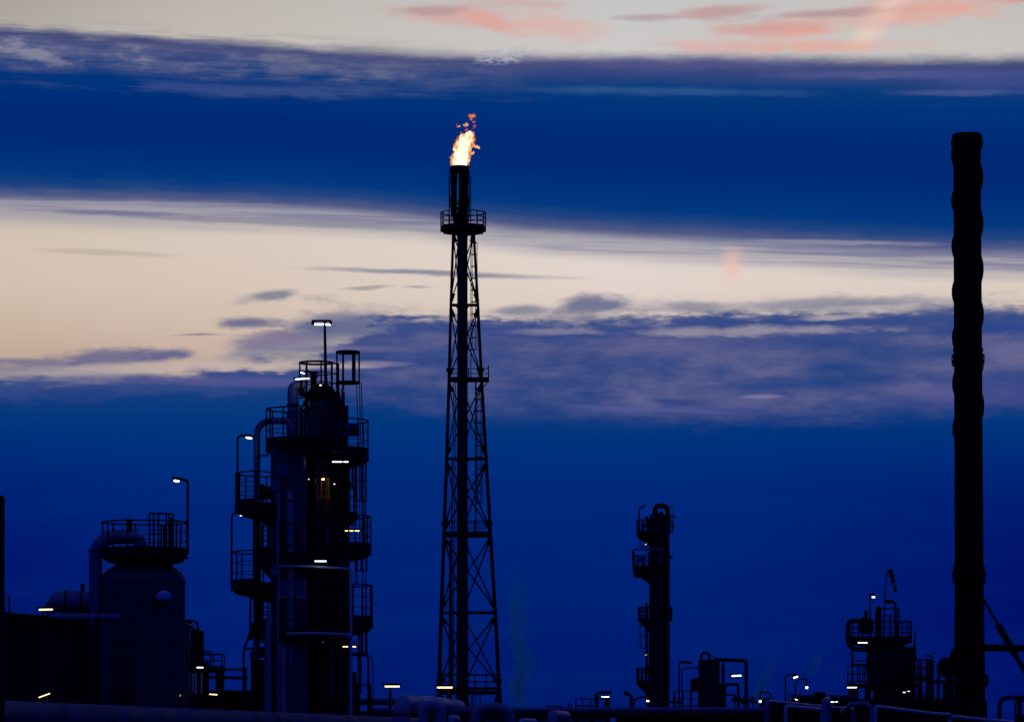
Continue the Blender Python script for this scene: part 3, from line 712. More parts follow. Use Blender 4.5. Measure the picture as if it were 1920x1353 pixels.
t = T('equipment_house', 'dark windowless equipment house under the horizontal drum', 'building', 190, 158)
xa, xb = t.p(96, 0).x, t.p(330, 0).x
t.part('wall', MB().box(xa, xb, 0, 7, 0, t.z(1168)), pmat('dark_sheet_wall', (.03, .03, .033), .7, 0, .2, .6, .2, None, 1.4))
t.part('roof', MB().box(xa-.15, xb+.15, -.15, 7.15, t.z(1168)+.003, t.z(1164)), BLACK)
t = T('long_shed', 'low black shed with a gently sloping roof at the left edge', 'building', -20, 140)
xa, xb = t.p(-240, 0).x, t.p(78, 0).x
t.part('wall', MB().loops([[(xa, y, 0), (xb, y, 0), (xb, y, t.z(1158)), (xa, y, t.z(1128))] for y in (0, 9)]), pmat('tarred_wall', (.028, .028, .03), .8, 0, .2, .5, .15))
t.part('roof', MB().loops([[(xa-.2, y, t.z(1128)+.004), (xb+.2, y, t.z(1158)+.004), (xb+.2, y, t.z(1154)), (xa-.2, y, t.z(1124))] for y in (-.2, 9.2)]), BLACK)
t.part('roof_pole', MB().beam(t.p(17.5, 1149, 1), t.p(17.5, 1116, 1), .06).beam(t.p(10, 1118, 1), t.p(17.5, 1116, 1), .04), RAIL)
t = T('near_post', 'thick dark post cut off by the left edge of the picture', 'post', -6, 60)
t.part('shaft', MB().cyl(t.g(-6), t.p(-6, 934), 15*t.s, n=24), STEEL)
t.part('cap', MB().cyl(t.p(-6, 936), t.p(-6, 929), 16*t.s, 13*t.s, 24), STEEL)

# ================================================================ near pipeline along the bottom left
t = T('pipeline', 'big pale insulated pipeline crossing the bottom left corner', 'pipeline', 100, 80)
def wp(x, y, z): return Vector((x-t.x0, y-t.D, z))
P0 = Vector(((-40-960)*76/FP, 76, H+.433)); P1 = Vector(((790-960)*152/FP, 152, H+.433))
def pl(f): q = P0+(P1-P0)*f; return wp(*q)
t.part('pipe_run', MB().cyl(pl(0), pl(1), .30, n=32), NPIPE)
for f_ in (.16, .37, .49, .73): t.part('pipe_band', MB().cyl(pl(f_), pl(f_+.0012), .308, n=32), STEEL)
for i in range(7):
    q = pl((i+.5)/7)
    t.part('trestle', MB().beam((q.x-.3, q.y, -.0), (q.x-.3, q.y, q.z-.42), .14).beam((q.x+.3, q.y, 0), (q.x+.3, q.y, q.z-.42), .14).beam((q.x-.5, q.y, q.z-.36), (q.x+.5, q.y, q.z-.36), .12), STEEL)

# ================================================================ process tower group, left of centre
DA = 166
# broad front column
t = T('broad_column', 'broad front column of the tall lit process tower, clad in dull sheet', 'column', 541, 162)
t.shell('shell', 541, 0, 34, [(1, None), (1, 1220), (1, 1062), (1, 850), (1, 842)], CLAD, 44)
t.shell('top_head', 541, 0, 34, [(1.03, 844), (1.03, 838), (.8, 832), (.4, 829), (.02, 828)], STEEL, 40)
t.shell('reinforcing_ring', 541, 0, 37, [(1, 1070), (1.03, 1068), (1.03, 1060), (1, 1058)], STEEL, 44)
t.shell('reinforcing_ring', 541, 0, 37, [(1, 1196), (1.03, 1194), (1.03, 1189), (1, 1188)], STEEL, 44)
t.part('nameplate', MB().cyl(t.p(556, 1093, -.80), t.p(556, 1093, -.83), .045, n=14), BLACK)
t.plat(570, 1.5, 20, 73, 828, 0, 360, 767, th=.2, posts=.85, br=8, bdrop=.35, deep=.22)
for px, w in ((557, .07), (563, .05), (566.5, .04), (572, .08), (578, .05)): t.part('riser_pipe', MB().cyl(t.p(px, 900, .9), t.p(px, 752+(px % 7)*4, .9), w, n=8), DPIPE)
t.part('infill_casing', MB().box(t.p(562, 0, 1.2).x, t.p(592, 0, 1.2).x, .9, 1.6, 0, t.z(836)), STEEL)
t.plat(541, 0, 34, 101, 944, 118, 236, 888, th=.2, posts=1.2, br=4, bdrop=.55, deep=.15)
t.plat(541, 0, 34, 108, 1093, 120, 238, 1035, th=.2, posts=1.2, br=4, bdrop=.5, deep=.12)
t.plat(541, .6, 30, 51, 1032, 100, 262, 975, th=.2, posts=.7, br=3, bdrop=.5, deep=.1)
t.plat(541, .8, 30, 56, 1166, 120, 245, 1124, th=.2, posts=.8, br=2, bdrop=.4)
t.plat(572, .6, 66, 84, 1044, 0, 360, 984, th=.25, posts=.8, br=10, bdrop=.4, deep=.3)
t.plat(572, .6, 66, 84, 1184, 0, 360, 1126, th=.25, posts=.8, br=10, bdrop=.3, deep=.2)
t.part('upper_casing', MB().arcdeck(Vector((t.p(579, 0, .6).x, .6, 0)), 60*t.s, 74*t.s, t.z(850), t.z(829), 0, 360, 30), STEEL)
t.shell('pale_band', 541, 0, 34.6, [(1, 1123), (1, 1089)], BPIPE, 44)
t.shell('lower_band', 541, 0, 34.6, [(1, 1338), (1, 1216)], NPIPE, 44)
m = MB().cyl(t.p(529, 880, -.78), t.p(529, 880, -.98), .20, n=22).cyl(t.p(529, 880, -.98), t.p(529, 880, -1.03), .25, n=22); t.part('manhole_cover', m, PIPE)
m = MB().cyl(t.p(495, 923, .2), t.p(512, 923, .1), .28, n=20).cyl(t.p(488, 923, .2), t.p(496, 923, .2), .36, n=20); t.part('manhole', m, STEEL)
m = MB().cyl(t.p(520, 912, -.80), t.p(520, 912, -.92), .18, n=4).box(t.p(512, 0).x, t.p(527, 0).x, -.96, -.74, t.z(921), t.z(901)); t.part('instrument_box', m, PIPE)
t.part('sight_nozzle', MB().cyl(t.p(515, 1068, -.75), t.p(515, 1068, -1.05), .20, n=20), PIPE)
# arching handle on the lower shell
t.part('lifting_pipe', MB().tube(fil([t.p(553, 1120, -.8), t.p(554, 1106, -.92), t.p(580, 1104, -.85)], .25), .035, 8), STEEL)

# tall narrow column behind
t = T('tall_column', 'tall narrow column behind the broad one, topped by a railing ring', 'column', 604, 167)
t.shell('lower_shell', 607, 0, 31, [(1, None), (1, 1100), (1, 850), (.80, 836)], SHELL, 40)
t.shell('upper_shell', 603, 0, 23.5, [(1, 842), (1, 765), (1, 748)], CLAD, 36)
t.shell('top_head', 603, 0, 25, [(.94, 752), (1.08, 751), (1.08, 743), (1.0, 742), (1.0, 733), (.86, 727), (.55, 722), (.2, 720), (.02, 719.5)], STEEL, 36)
m = MB().cyl(t.p(588, 727, -.2), t.p(588, 698, -.2), .13, n=14).cyl(t.p(588, 700, -.2), t.p(588, 696, -.2), .2, n=14).cyl(t.p(588, 703, -.2), t.p(575, 694, -.2), .05, n=8); t.part('vent_nozzle', m, BLACK)
m = MB().ball(t.p(593, 706, -.2), .07, 8, 6).tube([t.p(588, 706, -.2), t.p(597, 704, -.2), t.p(597, 699, -.2)], .03, 6); t.part('relief_valve', m, BLACK)
# top ring rail
m = MB(); c = t.p(593, 729, 0)
for y, w in ((680, .045), (700, .025), (718, .025)): m.ring(Vector((c.x, 0, t.z(y))), 31*t.s, w, 30, 6)
for a in (178, 130, 60, 20, 340, 290, 238): u = Vector((math.cos(R(a)), math.sin(R(a)), 0))*31*t.s; m.beam(Vector((c.x, 0, t.z(742)))+u, Vector((c.x, 0, t.z(680)))+u, .07)
t.part('ring_railing', m, RAIL)
t.part('top_deck', MB().arcdeck(Vector((t.p(598, 0).x, 0, 0)), 24*t.s, 36*t.s, t.z(742), t.z(736), 0, 360, 30), STEEL)
m = MB()
for y in (681, 700, 718): m.cyl(t.p(621, y, -.3), t.p(633, y+1, .2), .035, n=5)
t.part('gate_rail', m, RAIL)
for px, y0, d in ((633, 681, 0), (634.5, 735, -.6), (643.5, 735, .2), (638.5, 745, .5)):
    t.part('support_post', MB().beam(t.g(px, d), t.p(px, y0, d), .14 if px != 638.5 else .08), STEEL)
for px, r_ in ((628, .07), (648, .05), (651.5, .04), (623.5, .06)):
    t.part('riser_pipe', MB().cyl(t.g(px, -.2), t.p(px, 760 if px > 640 else 748, -.2), r_, n=8), DPIPE)
m = MB()
for i in range(26):
    y = 742 + i*11.5; m.cyl(t.p(636, y, .1), t.p(643, y, .1), .022, n=4)
t.part('ladder', m.beam(t.p(636, 740, .1), t.p(636, 1330, .1), .05), RAIL)
m = MB()
for (x, y, r_) in ((575, 750, .10), (573, 757, .14), (577, 764, .1), (572, 770, .12), (626, 757, .1), (630, 764, .12)): m.ball(t.p(x, y, -.3), r_, 8, 6)
m.cyl(t.p(575, 742, -.3), t.p(573, 800, -.3), .05, n=6).tube([t.p(560, 747, -.2), t.p(566, 745, -.2), t.p(576, 746, -.2)], .03, 6); t.part('valve_cluster', m, STEEL)
# side platforms on the right
P1 = t.plat(606, 0, 26, 86, 846, -70, 62, 789, th=.22, posts=1.15, br=5, bdrop=.45, deep=.2)
t.plat(606, .4, 30, 66, 966, -60, 50, 914, th=.18, posts=1.1, br=3, bdrop=.5)
t.plat(606, 0, 30, 91, 1024, -72, 60, 968, th=.2, posts=.95, br=5, bdrop=.45, deep=.15)
t.plat(606, 0, 30, 94, 1160, -50, 40, 1097, th=.22, posts=.9, br=4, bdrop=.5, deep=.18)
t.plat(606, .2, 30, 52, 1160, -120, -60, 1115, th=.2, posts=.9, br=2, bdrop=.4)
t.part('panel', MB().box(t.p(628, 0, -1.9).x, t.p(674, 0, -1.9).x, -1.95, -1.8, t.z(824), t.z(800)), pmat('blue_board', (.10, .12, .30), .5, 0, .1, 1, .4), label='flat blue board on the railing')
m = MB().box(t.p(641, 0, -1.9).x, t.p(649, 0, -1.9).x, -2.0, -1.951, t.z(816), t.z(803)).box(t.p(656, 0, -1.9).x, t.p(668, 0, -1.9).x, -2.0, -1.951, t.z(820), t.z(806)); t.part('cabinet', m, STEEL)
# cage at the top right, with thin guide cables below
m = MB(); c = t.p(652.5, 0, .3)
for y, w in ((659, .06), (716, .06)): m.ring(Vector((c.x, .3, t.z(y))), 21*t.s, w, 24, 6)
for a in (180, 120, 55, 0, 300, 248): u = Vector((math.cos(R(a)), math.sin(R(a)), 0))*21*t.s; m.beam(Vector((c.x, .3, t.z(716)))+u, Vector((c.x, .3, t.z(659)))+u, .07 if a != 300 else .11)
t.part('top_cage', m, RAIL)
t.part('cage_floor', MB().lathe(Vector((c.x, .3, 0)), [(.2, t.z(718)), (21*t.s, t.z(718)), (21*t.s, t.z(714)), (.2, t.z(714))], 24), STEEL)
t.part('cage_post', MB().beam(t.p(645, 717, .3), t.p(641.5, 735, .2), .09), STEEL)
for px0, px1 in ((668.5, 671), (674, 675.5), (677.5, 679.5)):
    t.part('guide_cable', MB().tube([t.p(px0, 717, .3), t.p(px1, 800, .3), t.p(px1+3, 870, .3), t.p(px1+4, 1040, .3)], .022, 5), STEEL)
# ladders and pipes along the right side
t.ladder(667, -.4, 965, 850, 10, True, -20, cr=.28)
t.ladder(668, -.2, 1095, 1028, 10, True, -20, cr=.28)
t.ladder(676, -.3, 1224, 1163, 12, False, -20)
t.ladder(640, -1.0, 1330, 1030, 10, False, 270)
t.ladder(604, -1.05, 962, 862, 17, True, 270, mat=WARMLIT, cr=.34)
for px, y0, y1, r_ in ((680, 850, 1224, .03), (686, 918, 1224, .025), (672.5, 1163, 1270, .05), (677, 1163, 1300, .035), (686.5, 1163, 1224, .06), (653, 870, 966, .08), (661, 862, 914, .05), (645, 868, 1330, .10), (651.5, 1070, 1330, .09)):
    t.part('service_pipe', MB().cyl(t.p(px, y0, .1), t.p(px, y1, .1), r_, n=7), DPIPE)
m = MB()
for x0, x1, w in ((673, 673, .05), (690.5, 691, .05), (699, 702, .025)):
    m.tube(fil([t.p(681 if x0 > 680 else 673, 1224, 0), t.p(x0, 1231, 0), Vector((t.p(x1, 0).x, 0, 0))], .2), w, 6)
t.part('downcomer', m, STEEL)
t.flat(659, 688, -.4, .5, 1223, 1205, th=.14, sides='', name='landing')
t.flat(667, 696, -.6, .8, 1353, 1283, th=.14, posts=.5, sides='fb', name='landing')
m = MB().cyl(t.p(663.5, 1353, -.6), t.p(663.5, 1267, -.6), .14, n=14).cyl(t.p(663.5, 1268, -.6), t.p(663.5, 1263, -.6), .09, n=12).cyl(t.p(658, 1262, -.6), t.p(668, 1262, -.6), .07, n=10); t.part('valve_actuator', m, STEEL)
m = MB().tube([t.p(650, 946, -.3), t.p(642, 940, -.4), t.p(632, 950, -.4), t.p(645, 962, -.3)], .12, 8); m.ball(t.p(648, 908, -.2), .25, 10, 8).ball(t.p(637, 900, -.3), .2, 10, 8); t.part('valve_cluster', m, STEEL)
m = MB().tube([t.p(632, 925), t.p(652, 980)], .14, 8).cyl(t.p(646, 780, .0), t.p(652, 1040, .0), .05, n=6); t.part('brace', m, STEEL)
# instrument lines, drains and small valves crowding both faces
rc = random.Random(21)
for i in range(16):
    px = rc.uniform(578, 634); d = -1.0-rc.random()*.5; ya = rc.choice((868, 985, 1062, 1075, 1198)); yb = ya+rc.uniform(60, 150); r_ = rc.choice((.03, .04, .055, .08))
    dxp = rc.uniform(-9, 9)
    t.part('instrument_line', MB().tube(fil([t.p(px+dxp, ya, d+.5), t.p(px, ya+3, d), t.p(px, yb-20, d), t.p(px+dxp*.6, yb, d)], .15), r_, 7), rc.choice((DPIPE, DPIPE, PIPE)))
    if i % 2: y = rc.uniform(ya+15, yb-25); t.part('small_valve', MB().ball(t.p(px, y, d), .10, 8, 6).cyl(t.p(px, y, d), t.p(px, y, d-.22), .03, n=6).cyl(t.p(px, y, d-.2), t.p(px, y, d-.23), .12, n=12), STEEL)
t.ladder(592, -1.5, 1325, 1196, 14, True, 270, cr=.34)
t.ladder(622, -1.5, 1160, 1062, 13, True, 270, cr=.34)
# overhead pipe with the big elbow
t = T('overhead_pipe', 'thick blue-grey pipe bending down from the head of the tall column', 'pipe', 549, 165)
m = MB().tube(fil([t.p(572, 723, .8), t.p(549.5, 723, .8), Vector((t.p(549.5, 0, .8).x, .8, 0))], .62, 10), 10.5*t.s, 24); t.part('pipe_run', m, PIPE)
t.part('flange', MB().cyl(t.p(563, 723, .8), t.p(568, 723, .8), 13*t.s, n=24), STEEL); t.part('flange', MB().cyl(t.p(549.5, 757, .8), t.p(549.5, 760, .8), 11.8*t.s, n=24), STEEL)
t = T('reflux_pipe', 'pipe arching left off the tall column then running down past the railings', 'pipe', 481, 164)
m = MB().tube(fil([t.p(549, 809, -.6), t.p(541, 789, -.5), t.p(481.5, 789, -.2), t.p(481.5, 960, -.2), Vector((t.p(481.5, 0).x, -.2, 0))], .68, 9), 6.3*t.s, 20); t.part('pipe_run', m, PIPE)
t.part('insulated_sleeve', MB().cyl(t.p(481, 966, -.2), t.p(482.5, 1165, -.2), 7.6*t.s, n=20), DPIPE)
t.part('expansion_joint', MB().tube([t.p(482.5, y, -.2) for y in (1166, 1169, 1173, 1190, 1194, 1197)], 1, 20, rs=[q*t.s for q in (8, 12.5, 14, 14, 12.5, 8)]), STEEL)
t.part('lower_casing', MB().cyl(t.p(483, 1236, -.2), t.g(483, -.2), 13*t.s, n=20), DPIPE)
t.part('drain_valve', MB().tube(fil([t.p(487, 854, -.2), t.p(502, 854, -.2), t.p(504, 842, -.2)], .1), .04, 7).ball(t.p(504, 845, -.2), .11, 8, 6), STEEL)
m = MB().tube(fil([t.p(483, 1236, .5), t.p(478, 1232, .5), t.p(480, 1222, .5), t.p(515, 1222, .5)], .3), .24, 14); t.part('side_branch', m, DPIPE)
m = MB().tube(fil([t.p(472, 1110, 0), t.p(469.5, 1125, 0), t.p(469.5, 1190, 0), t.p(457, 1214, 0), Vector((t.p(458, 0).x, 0, 0))], .25), .05, 8); m.tube(fil([t.p(457, 1215, 0), t.p(475, 1215, 0)], .1), .05, 8)
m.ball(t.p(468, 1194), .13, 8, 6); t.part('drain_pipe', m, DPIPE)
# pipes hugging the front of the broad column
fp = 'pipes hugging the broad column'
def hug(label, pts, r, D=161.0, mat=BPIPE, rad=.3, py=None, fl=None):
    q = T('riser_pipe', label, 'pipe', pts[0][0], D, fp)
    P = [q.p(*a) for a in pts]
    if py is None: P[-1].z = 0
    q.part('pipe_run', MB().tube(fil(P, rad, 7), r*q.s, 16), mat)
    for y, x in (fl or ()): q.part('flange', MB().cyl(q.p(x, y), q.p(x, y+2.5), (r+1)*q.s, n=16), STEEL)
    return q
hug('thickest pale riser on the front of the broad column', [(541, 934, 1.0), (541.5, 917, .3), (544, 938, 0), (544.5, 1010, 0), (543, 1300, 1.0)], 6.2, fl=((936, 544), (1022, 544)))
hug('thin riser left of the thickest one on the broad column', [(522, 905, .9), (522, 926, .1), (522, 1060, .1), (522, 1300, .1)], 4.0, fl=((1000, 522),))
hug('bright hooked pipe with an elbow at the lower left of the broad column', [(519, 1166, 1.2), (517, 1157, .2), (503, 1166, 0), (502.5, 1240, 0), (502.5, 1300, 0)], 6.4, rad=.24)
hug('short bent pipe with a pale elbow low on the broad column', [(537, 1197, 1.4), (532, 1199, .3), (531, 1225, 0), (531, 1300, 0)], 5.6, rad=.2)
hug('thin pipe stub at the left edge of the broad column', [(513, 1060, .6), (513, 1075, 0), (513, 1113, 0), (513, 1300, .3)], 3.8, mat=DPIPE)
t = T('ring_main', 'thin pale pipe curving twice across the process tower and down its right side', 'pipe', 658, 160)
m = MB().tube(fil([Vector((t.p(658.5, 0).x, 0, 0)), t.p(658.5, 1067), t.p(632, 1064.5, -.3), t.p(596, 1062, -.5), t.p(556, 1061, -.4), t.p(524, 1062, .9)], .12), .055, 10); t.part('pipe_run', m, SHEEN)
m = MB().tube([t.p(658, 1190), t.p(632, 1188, -.3), t.p(580, 1186.5, -.5), t.p(536, 1188, -.1)], .06, 10); t.part('branch_pipe', m, SHEEN)
t.part('bracket', MB().beam(t.p(600, 1190, -.45), t.p(600, 1190, 1.4), .05), STEEL); t.part('bracket', MB().beam(t.p(560, 1064, -.4), t.p(560, 1064, 1.2), .05), STEEL)
# lamps on the process tower
g1 = 'lamps on the process tower'
t = T('floodlight_mast', 'slim mast with a flat twin-tube lamp, highest light on the process tower', 'lamp post', 610, 166, g1, py=738)
t.part('pole', MB().tube([t.p(612, 738), t.p(610.5, 700), t.p(609, 610), t.p(609, 600)], .06, 10, rs=[.085, .07, .055, .05]), STEEL)
m = MB().beam(t.p(585, 601.5), t.p(621, 601.5), .3, .07).beam(t.p(584, 605.5), t.p(589, 605.5), .3, .12).beam(t.p(618, 605.5), t.p(622.5, 605.5), .3, .12); hs = t.part('lamp_head', m, BLACK)
t.part('tube', MB().cyl(t.p(590, 608), t.p(608, 608), .036, n=8), LW, hs); t.part('tube', MB().cyl(t.p(610.5, 608.3), t.p(620, 608.3), .036, n=8), LW, hs)
fixture('slightly tilted tube light at the very top of the tall column', 567, 710, 26, 165, LW, 0, 3, group=g1, th=3.2, arm=(22, .3, 0))
fixture('short steeply tilted light just above the long tilted tube at the column top', 567.5, 699, 8, 165, LW, 0, -14, group=g1, th=3.0, arm=(20, .3, -8))
fixture('small round light behind the railing at the column top', 601, 722, 4, 165, LD, -1, 0, group=g1, th=4, arm=(0, .6, 2))
fixture('white tube light under the upper right platform of the process tower', 638, 865.5, 30, 163, LW, 0, 0, group=g1, gap=True, th=2.6, arm=(2, .3, 13))
fixture('warm tube light inside the right-hand railing halfway up the process tower', 659, 994.5, 30, 163, LY, 0, 0, group=g1, gap=True, th=3.2, arm=(0, .6, 12))
fixture('white tube light in the middle of the process tower above the thin curved pipe', 601, 1051.5, 22, 159, LW, 0, 0, group=g1, th=3.4, arm=(0, 1.2, 10))
fixture('warm light left of the post low on the process tower', 647.5, 1211.5, 10, 163, LY, 0, 0, group=g1, th=3.6, arm=(2, .4, 10))
fixture('warm light right of the post low on the process tower', 663.5, 1211.5, 8, 163, LY, 0, 0, group=g1, th=3.6, arm=(0, .4, 12))
fixture('tiny white light behind the pipes right of the tall column', 627, 907, 3, 164, LD, 0, 0, group=g1, th=3, arm=(4, .4, 3))
fixture('tiny white light on the face of the tall column', 579, 898, 2, 160, LD, 0, 0, group=g1, th=2.6, arm=(0, 3, 2))
fixture('small amber light above the warm-lit ladder of the tall column', 606, 898, 4, 165.0, LO, 0, 0, group=g1, th=3, arm=(0, .8, 3))
fixture('small amber light low on the tall column', 606, 1203, 2.4, 163.8, LE, 0, 0, group=g1, th=3, arm=(0, .9, 3))
swan('swan-neck lamp on the upper left platform of the process tower', [(445.5, 944), (445.5, 817), (462, 815.5)], 162, (458, 815.5, 474, 817.5), (461, 819.8, 472.5, 821.5), LW, group='swan-neck lamps on the process tower', r=.045)
swan('swan-neck lamp on the lower left platform of the process tower', [(433.8, 1096), (434.5, 962), (452, 960)], 162, (448, 960.8, 465, 961.6), (449.5, 964.3, 463.5, 965), LW, group='swan-neck lamps on the process tower', r=.045, hd=.14)
swan('tall swan-neck lamp on the platform of the domed vessel', [(352, 1038), (352, 900), (337, 898)], 151, (323, 895, 342, 898.5), (326, 900.5, 336, 902), LW, group='swan-neck lamps on the process tower', r=.05, hd=.1)

# ================================================================ small unit between domed vessel and process tower
g2 = 'strip lights low on the left side'
t = T('small_process_unit', 'cluttered low unit with boxes, valves and railings beside the domed vessel', 'process unit', 400, 175)
t.part('stack_box', MB().box(t.p(359, 0).x, t.p(373, 0).x, -.4, .4, 0, t.z(1178)), STEEL)
t.part('side_box', MB().box(t.p(373.5, 0).x, t.p(381.5, 0).x, -.3, .3, t.z(1300), t.z(1182)), STEEL)
t.part('hooked_vent', MB().tube(fil([t.p(371, 1180), t.p(371, 1165), t.p(350, 1162)], .3), .05, 8).beam(t.p(347, 1164), t.p(360, 1166), .22, .16), STEEL)
m = MB()
for i in range(6): m.ball(t.p(349+i*2.1, 1190+i*13, -.3), .16, 8, 6)
m.cyl(t.p(352, 1186, -.3), t.p(354, 1300, -.3), .08, n=6); t.part('valve_stack', m, STEEL)
t.flat(374, 420, -.8, .8, 1252, 1226, th=.2, posts=.6, sides='fb')
t.part('rail_post', MB().beam(t.p(379, 1226), t.p(379, 1205), .06).beam(t.p(376, 1205), t.p(384, 1205), .05), RAIL)
t.part('upper_beam', MB().beam(t.p(381, 1221), t.p(396, 1221), .1), STEEL)
t.part('house', MB().box(t.p(352, 0).x, t.p(470, 0).x, 0, 3, 0, t.z(1293)), BLACK)
t.part('column_stub', MB().cyl(t.g(386, .2), t.p(386, 1240, .2), 6*t.s, n=14), DPIPE)
t.part('column_stub', MB().cyl(t.g(412, .2), t.p(412, 1252, .2), 8*t.s, n=14), DPIPE)
for y, r_ in ((1254, 3.2), (1270, 3)): t.part('transfer_pipe', MB().tube([t.p(380, y-1, -.5), t.p(465, y, -.5)], r_*t.s, 12), PIPE if y < 1260 else DPIPE)
t.part('pipe_leg', MB().beam(t.g(459, -.5), t.p(459, 1257, -.5), .14).beam(t.g(414, -.5), t.p(414, 1257, -.5), .3), STEEL)
m = MB()
for px in (354, 362, 367, 378): m.cyl(t.p(px, 1300, -.9), t.p(px, 1262, -.9), .04, n=6)
t.part('gauge_pipe', m, SHEEN)
fixture('white strip light on the small unit beside the domed vessel', 375, 1250.5, 12, 173, LW, 0, 0, group=g2, th=2.8, arm=(0, .8, 4))
fixture('warm lamp low on the small unit beside the domed vessel', 400, 1301, 15, 171, LY, 0, -4, group=g2, th=3.4, arm=(0, 3.5, 4))
fixture('level warm strip light on the shed beside the thick pale pipe bend', 86, 1142, 26, 142, LY, 0, 1, group=g2, th=5, post=-6)
fixture('steeply tilted warm strip light above the big pipeline, bottom left', 83, 1303, 23, 120, LY, 0, 20, group=g2, th=3.2, post=6)
fixture('small amber light at the foot of the domed vessel', 338, 1303, 3.6, 146, LE, 0, 90, group=g2, th=2.0, post=-2)

# ================================================================ lamps and pipe bends in front of the flare tower
g3 = 'flat-headed lamp posts at the foot of the flare tower'
fixture('flat-headed lamp post with its pole in the middle, left of the flare tower foot', 735.5, 1286, 28, 150, LY, 0, 0, group=g3, th=5.2, post=-4, gap=False)
fixture('flat-headed lamp in front of the flare tower foot', 834, 1288, 29, 150, LY, 0, 0, group=g3, th=5.4, post=6)
def bend(label, pts, r, D, mat=BPIPE, rad=.5, bands=(), name='pipe_bend', group=None, top=None):
    q = T(name, label, 'pipe', pts[0][0], D, group)
    P = [q.p(*a[:3]) for a in pts]
    if pts[0][1] > 1353: P[0].z = 0
    if pts[-1][1] > 1353: P[-1].z = 0
    run = q.part('pipe_run', MB().tube(fil(P, rad, 9), r*q.s, 22), mat)
    for a, b in bands:
        A, B = q.p(*a), q.p(*b); q.part('pipe_band', MB().cyl(A, A+(B-A).normalized()*.06, (r+1)*q.s, n=22), STEEL)
    return q
bend('fat pale pipe bend with a whitened top, left of the flare tower foot', [(752, 1500, 0), (752, 1318, 0), (800, 1319, 4), (860, 1326, 9)], 15.5, 112, BPIPE, .34, (((752, 1340, 0), (752, 1330, 0)),))
q = bend('fat whitened pipe running back from the pale bend beside the flare tower', [(764, 1316, .6), (800, 1313.5, 6), (836, 1318, 12)], 11, 113, SHEEN, .3)
q.part('support_post', MB().beam((q.p(800, 0, 6).x, 6, 0), q.p(800, 1322, 6), .15), STEEL)
bend('arched pipe bend with a dark inside beside the fat whitened pipe', [(793, 1500, 0), (793, 1322, 0), (826, 1322, 0), (826, 1500, 0)], 10.5, 108, BPIPE, .26)
bend('wide dark arched pipe loop in front of the flare tower foot', [(891, 1500, 0), (891, 1326, 0), (957, 1326, 0), (957, 1500, 0)], 9.5, 112, PIPE, .42)
bend('short pipe hump with a pale top, right of the wide dark loop', [(1036, 1500, 0), (1036, 1339, 0), (1062, 1341, 4), (1068, 1500, 5)], 9, 118, BPIPE, .25)
bend('whitened pipe hump low between the two arched loops', [(842, 1500, 0), (846, 1343, 0), (858, 1347, 3), (862, 1500, 3)], 6, 122, SHEEN, .2)
bend('low whitened pipe just right of the wide dark loop', [(975, 1500, 0), (977, 1350, 0), (1004, 1351, 3), (1012, 1500, 4)], 4.5, 124, SHEEN, .15)

# ================================================================ long pipe bridges low across the picture
t = T('pipe_bridge', 'long dark pipe bridge running low across the middle of the picture', 'pipe bridge', 1120, 200)
PB = t
for y, r_, x0, x1, d, mt in ((1330, 5, 690, 1440, 0, PIPE), (1338, 6.5, 640, 1440, .6, DPIPE), (1348, 4, 700, 1140, .3, DPIPE), (1347, 7, 1162, 1470, .5, BLACK), (1312, 4.2, 640, 745, 2.0, PIPE), (1318, 3.5, 640, 745, 1.6, DPIPE)):
    t.part('bridge_pipe', MB().cyl(t.p(x0, y, d), t.p(x1, y, d), r_*t.s, n=14), mt)
for px in (716, 806, 905, 1002, 1108, 1158, 1262, 1366, 1436): t.part('trestle', MB().beam(t.g(px, .4), t.p(px, 1342, .4), .22).beam(t.p(px, 1344, -.4), t.p(px, 1344, 1.4), .2), STEEL)
t.part('raised_pipe', MB().tube(fil([t.p(1019, 1330, 1), t.p(1024, 1324.5, 1), t.p(1055, 1324.5, 1), t.p(1064, 1334, 1)], .15), 3.2*t.s, 12), PIPE)
t = T('low_railed_platform', 'small railed platform on the pipe bridge left of the slender column', 'platform', 1100, 210)
t.part('deck', MB().box(t.p(1078, 0).x, t.p(1146, 0).x, -1, 1, t.z(1330), t.z(1327)), STEEL)
m = MB()
for px in (1079.5, 1092, 1107.5, 1117): m.beam(t.p(px, 1328, -.9), t.p(px, 1309, -.9), .07)
for y in (1309, 1326, 1322): m.cyl(t.p(1079, y, -.9), t.p(1118, y+1, -.9), .035, n=5)
m.cyl(t.p(1093, 1309, -.9), t.p(1119, 1311, .9), .03, n=5)
t.part('railing', m, RAIL)
m = MB().tube(fil([t.p(1117.5, 1330, -.7), t.p(1117.5, 1297.5, -.7), t.p(1147, 1296.5, -.7)], .22), .07, 8)
for px in (1121, 1134, 1142): m.beam(t.p(px, 1329, -.5), t.p(px, 1297, -.5), .08)
m.beam(t.p(1119, 1309, -.5), t.p(1143, 1309, -.5), .06); t.part('frame', m, RAIL)
t.part('valve_box', MB().box(t.p(1136, 0).x, t.p(1143, 0).x, -.4, .3, t.z(1328), t.z(1309)), STEEL)
for px in (1082, 1110, 1141): t.part('leg', MB().beam(t.g(px), t.p(px, 1330), .2), STEEL)
for px in (1066, 1071): t.part('valve_stem', MB().cyl(t.p(px, 1330, .6), t.p(px, 1319, .6), .05, n=6).cyl(t.p(px-3, 1326, .6), t.p(px+3, 1326, .6), .05, n=6), STEEL)
g4 = 'small lights in the distance, right of the flare tower'
fixture('white strip light on the small railed platform left of the slender column', 1135, 1305.5, 14, 208, LW, 0, 0, group=g4, th=2.2, arm=(0, .3, 6))

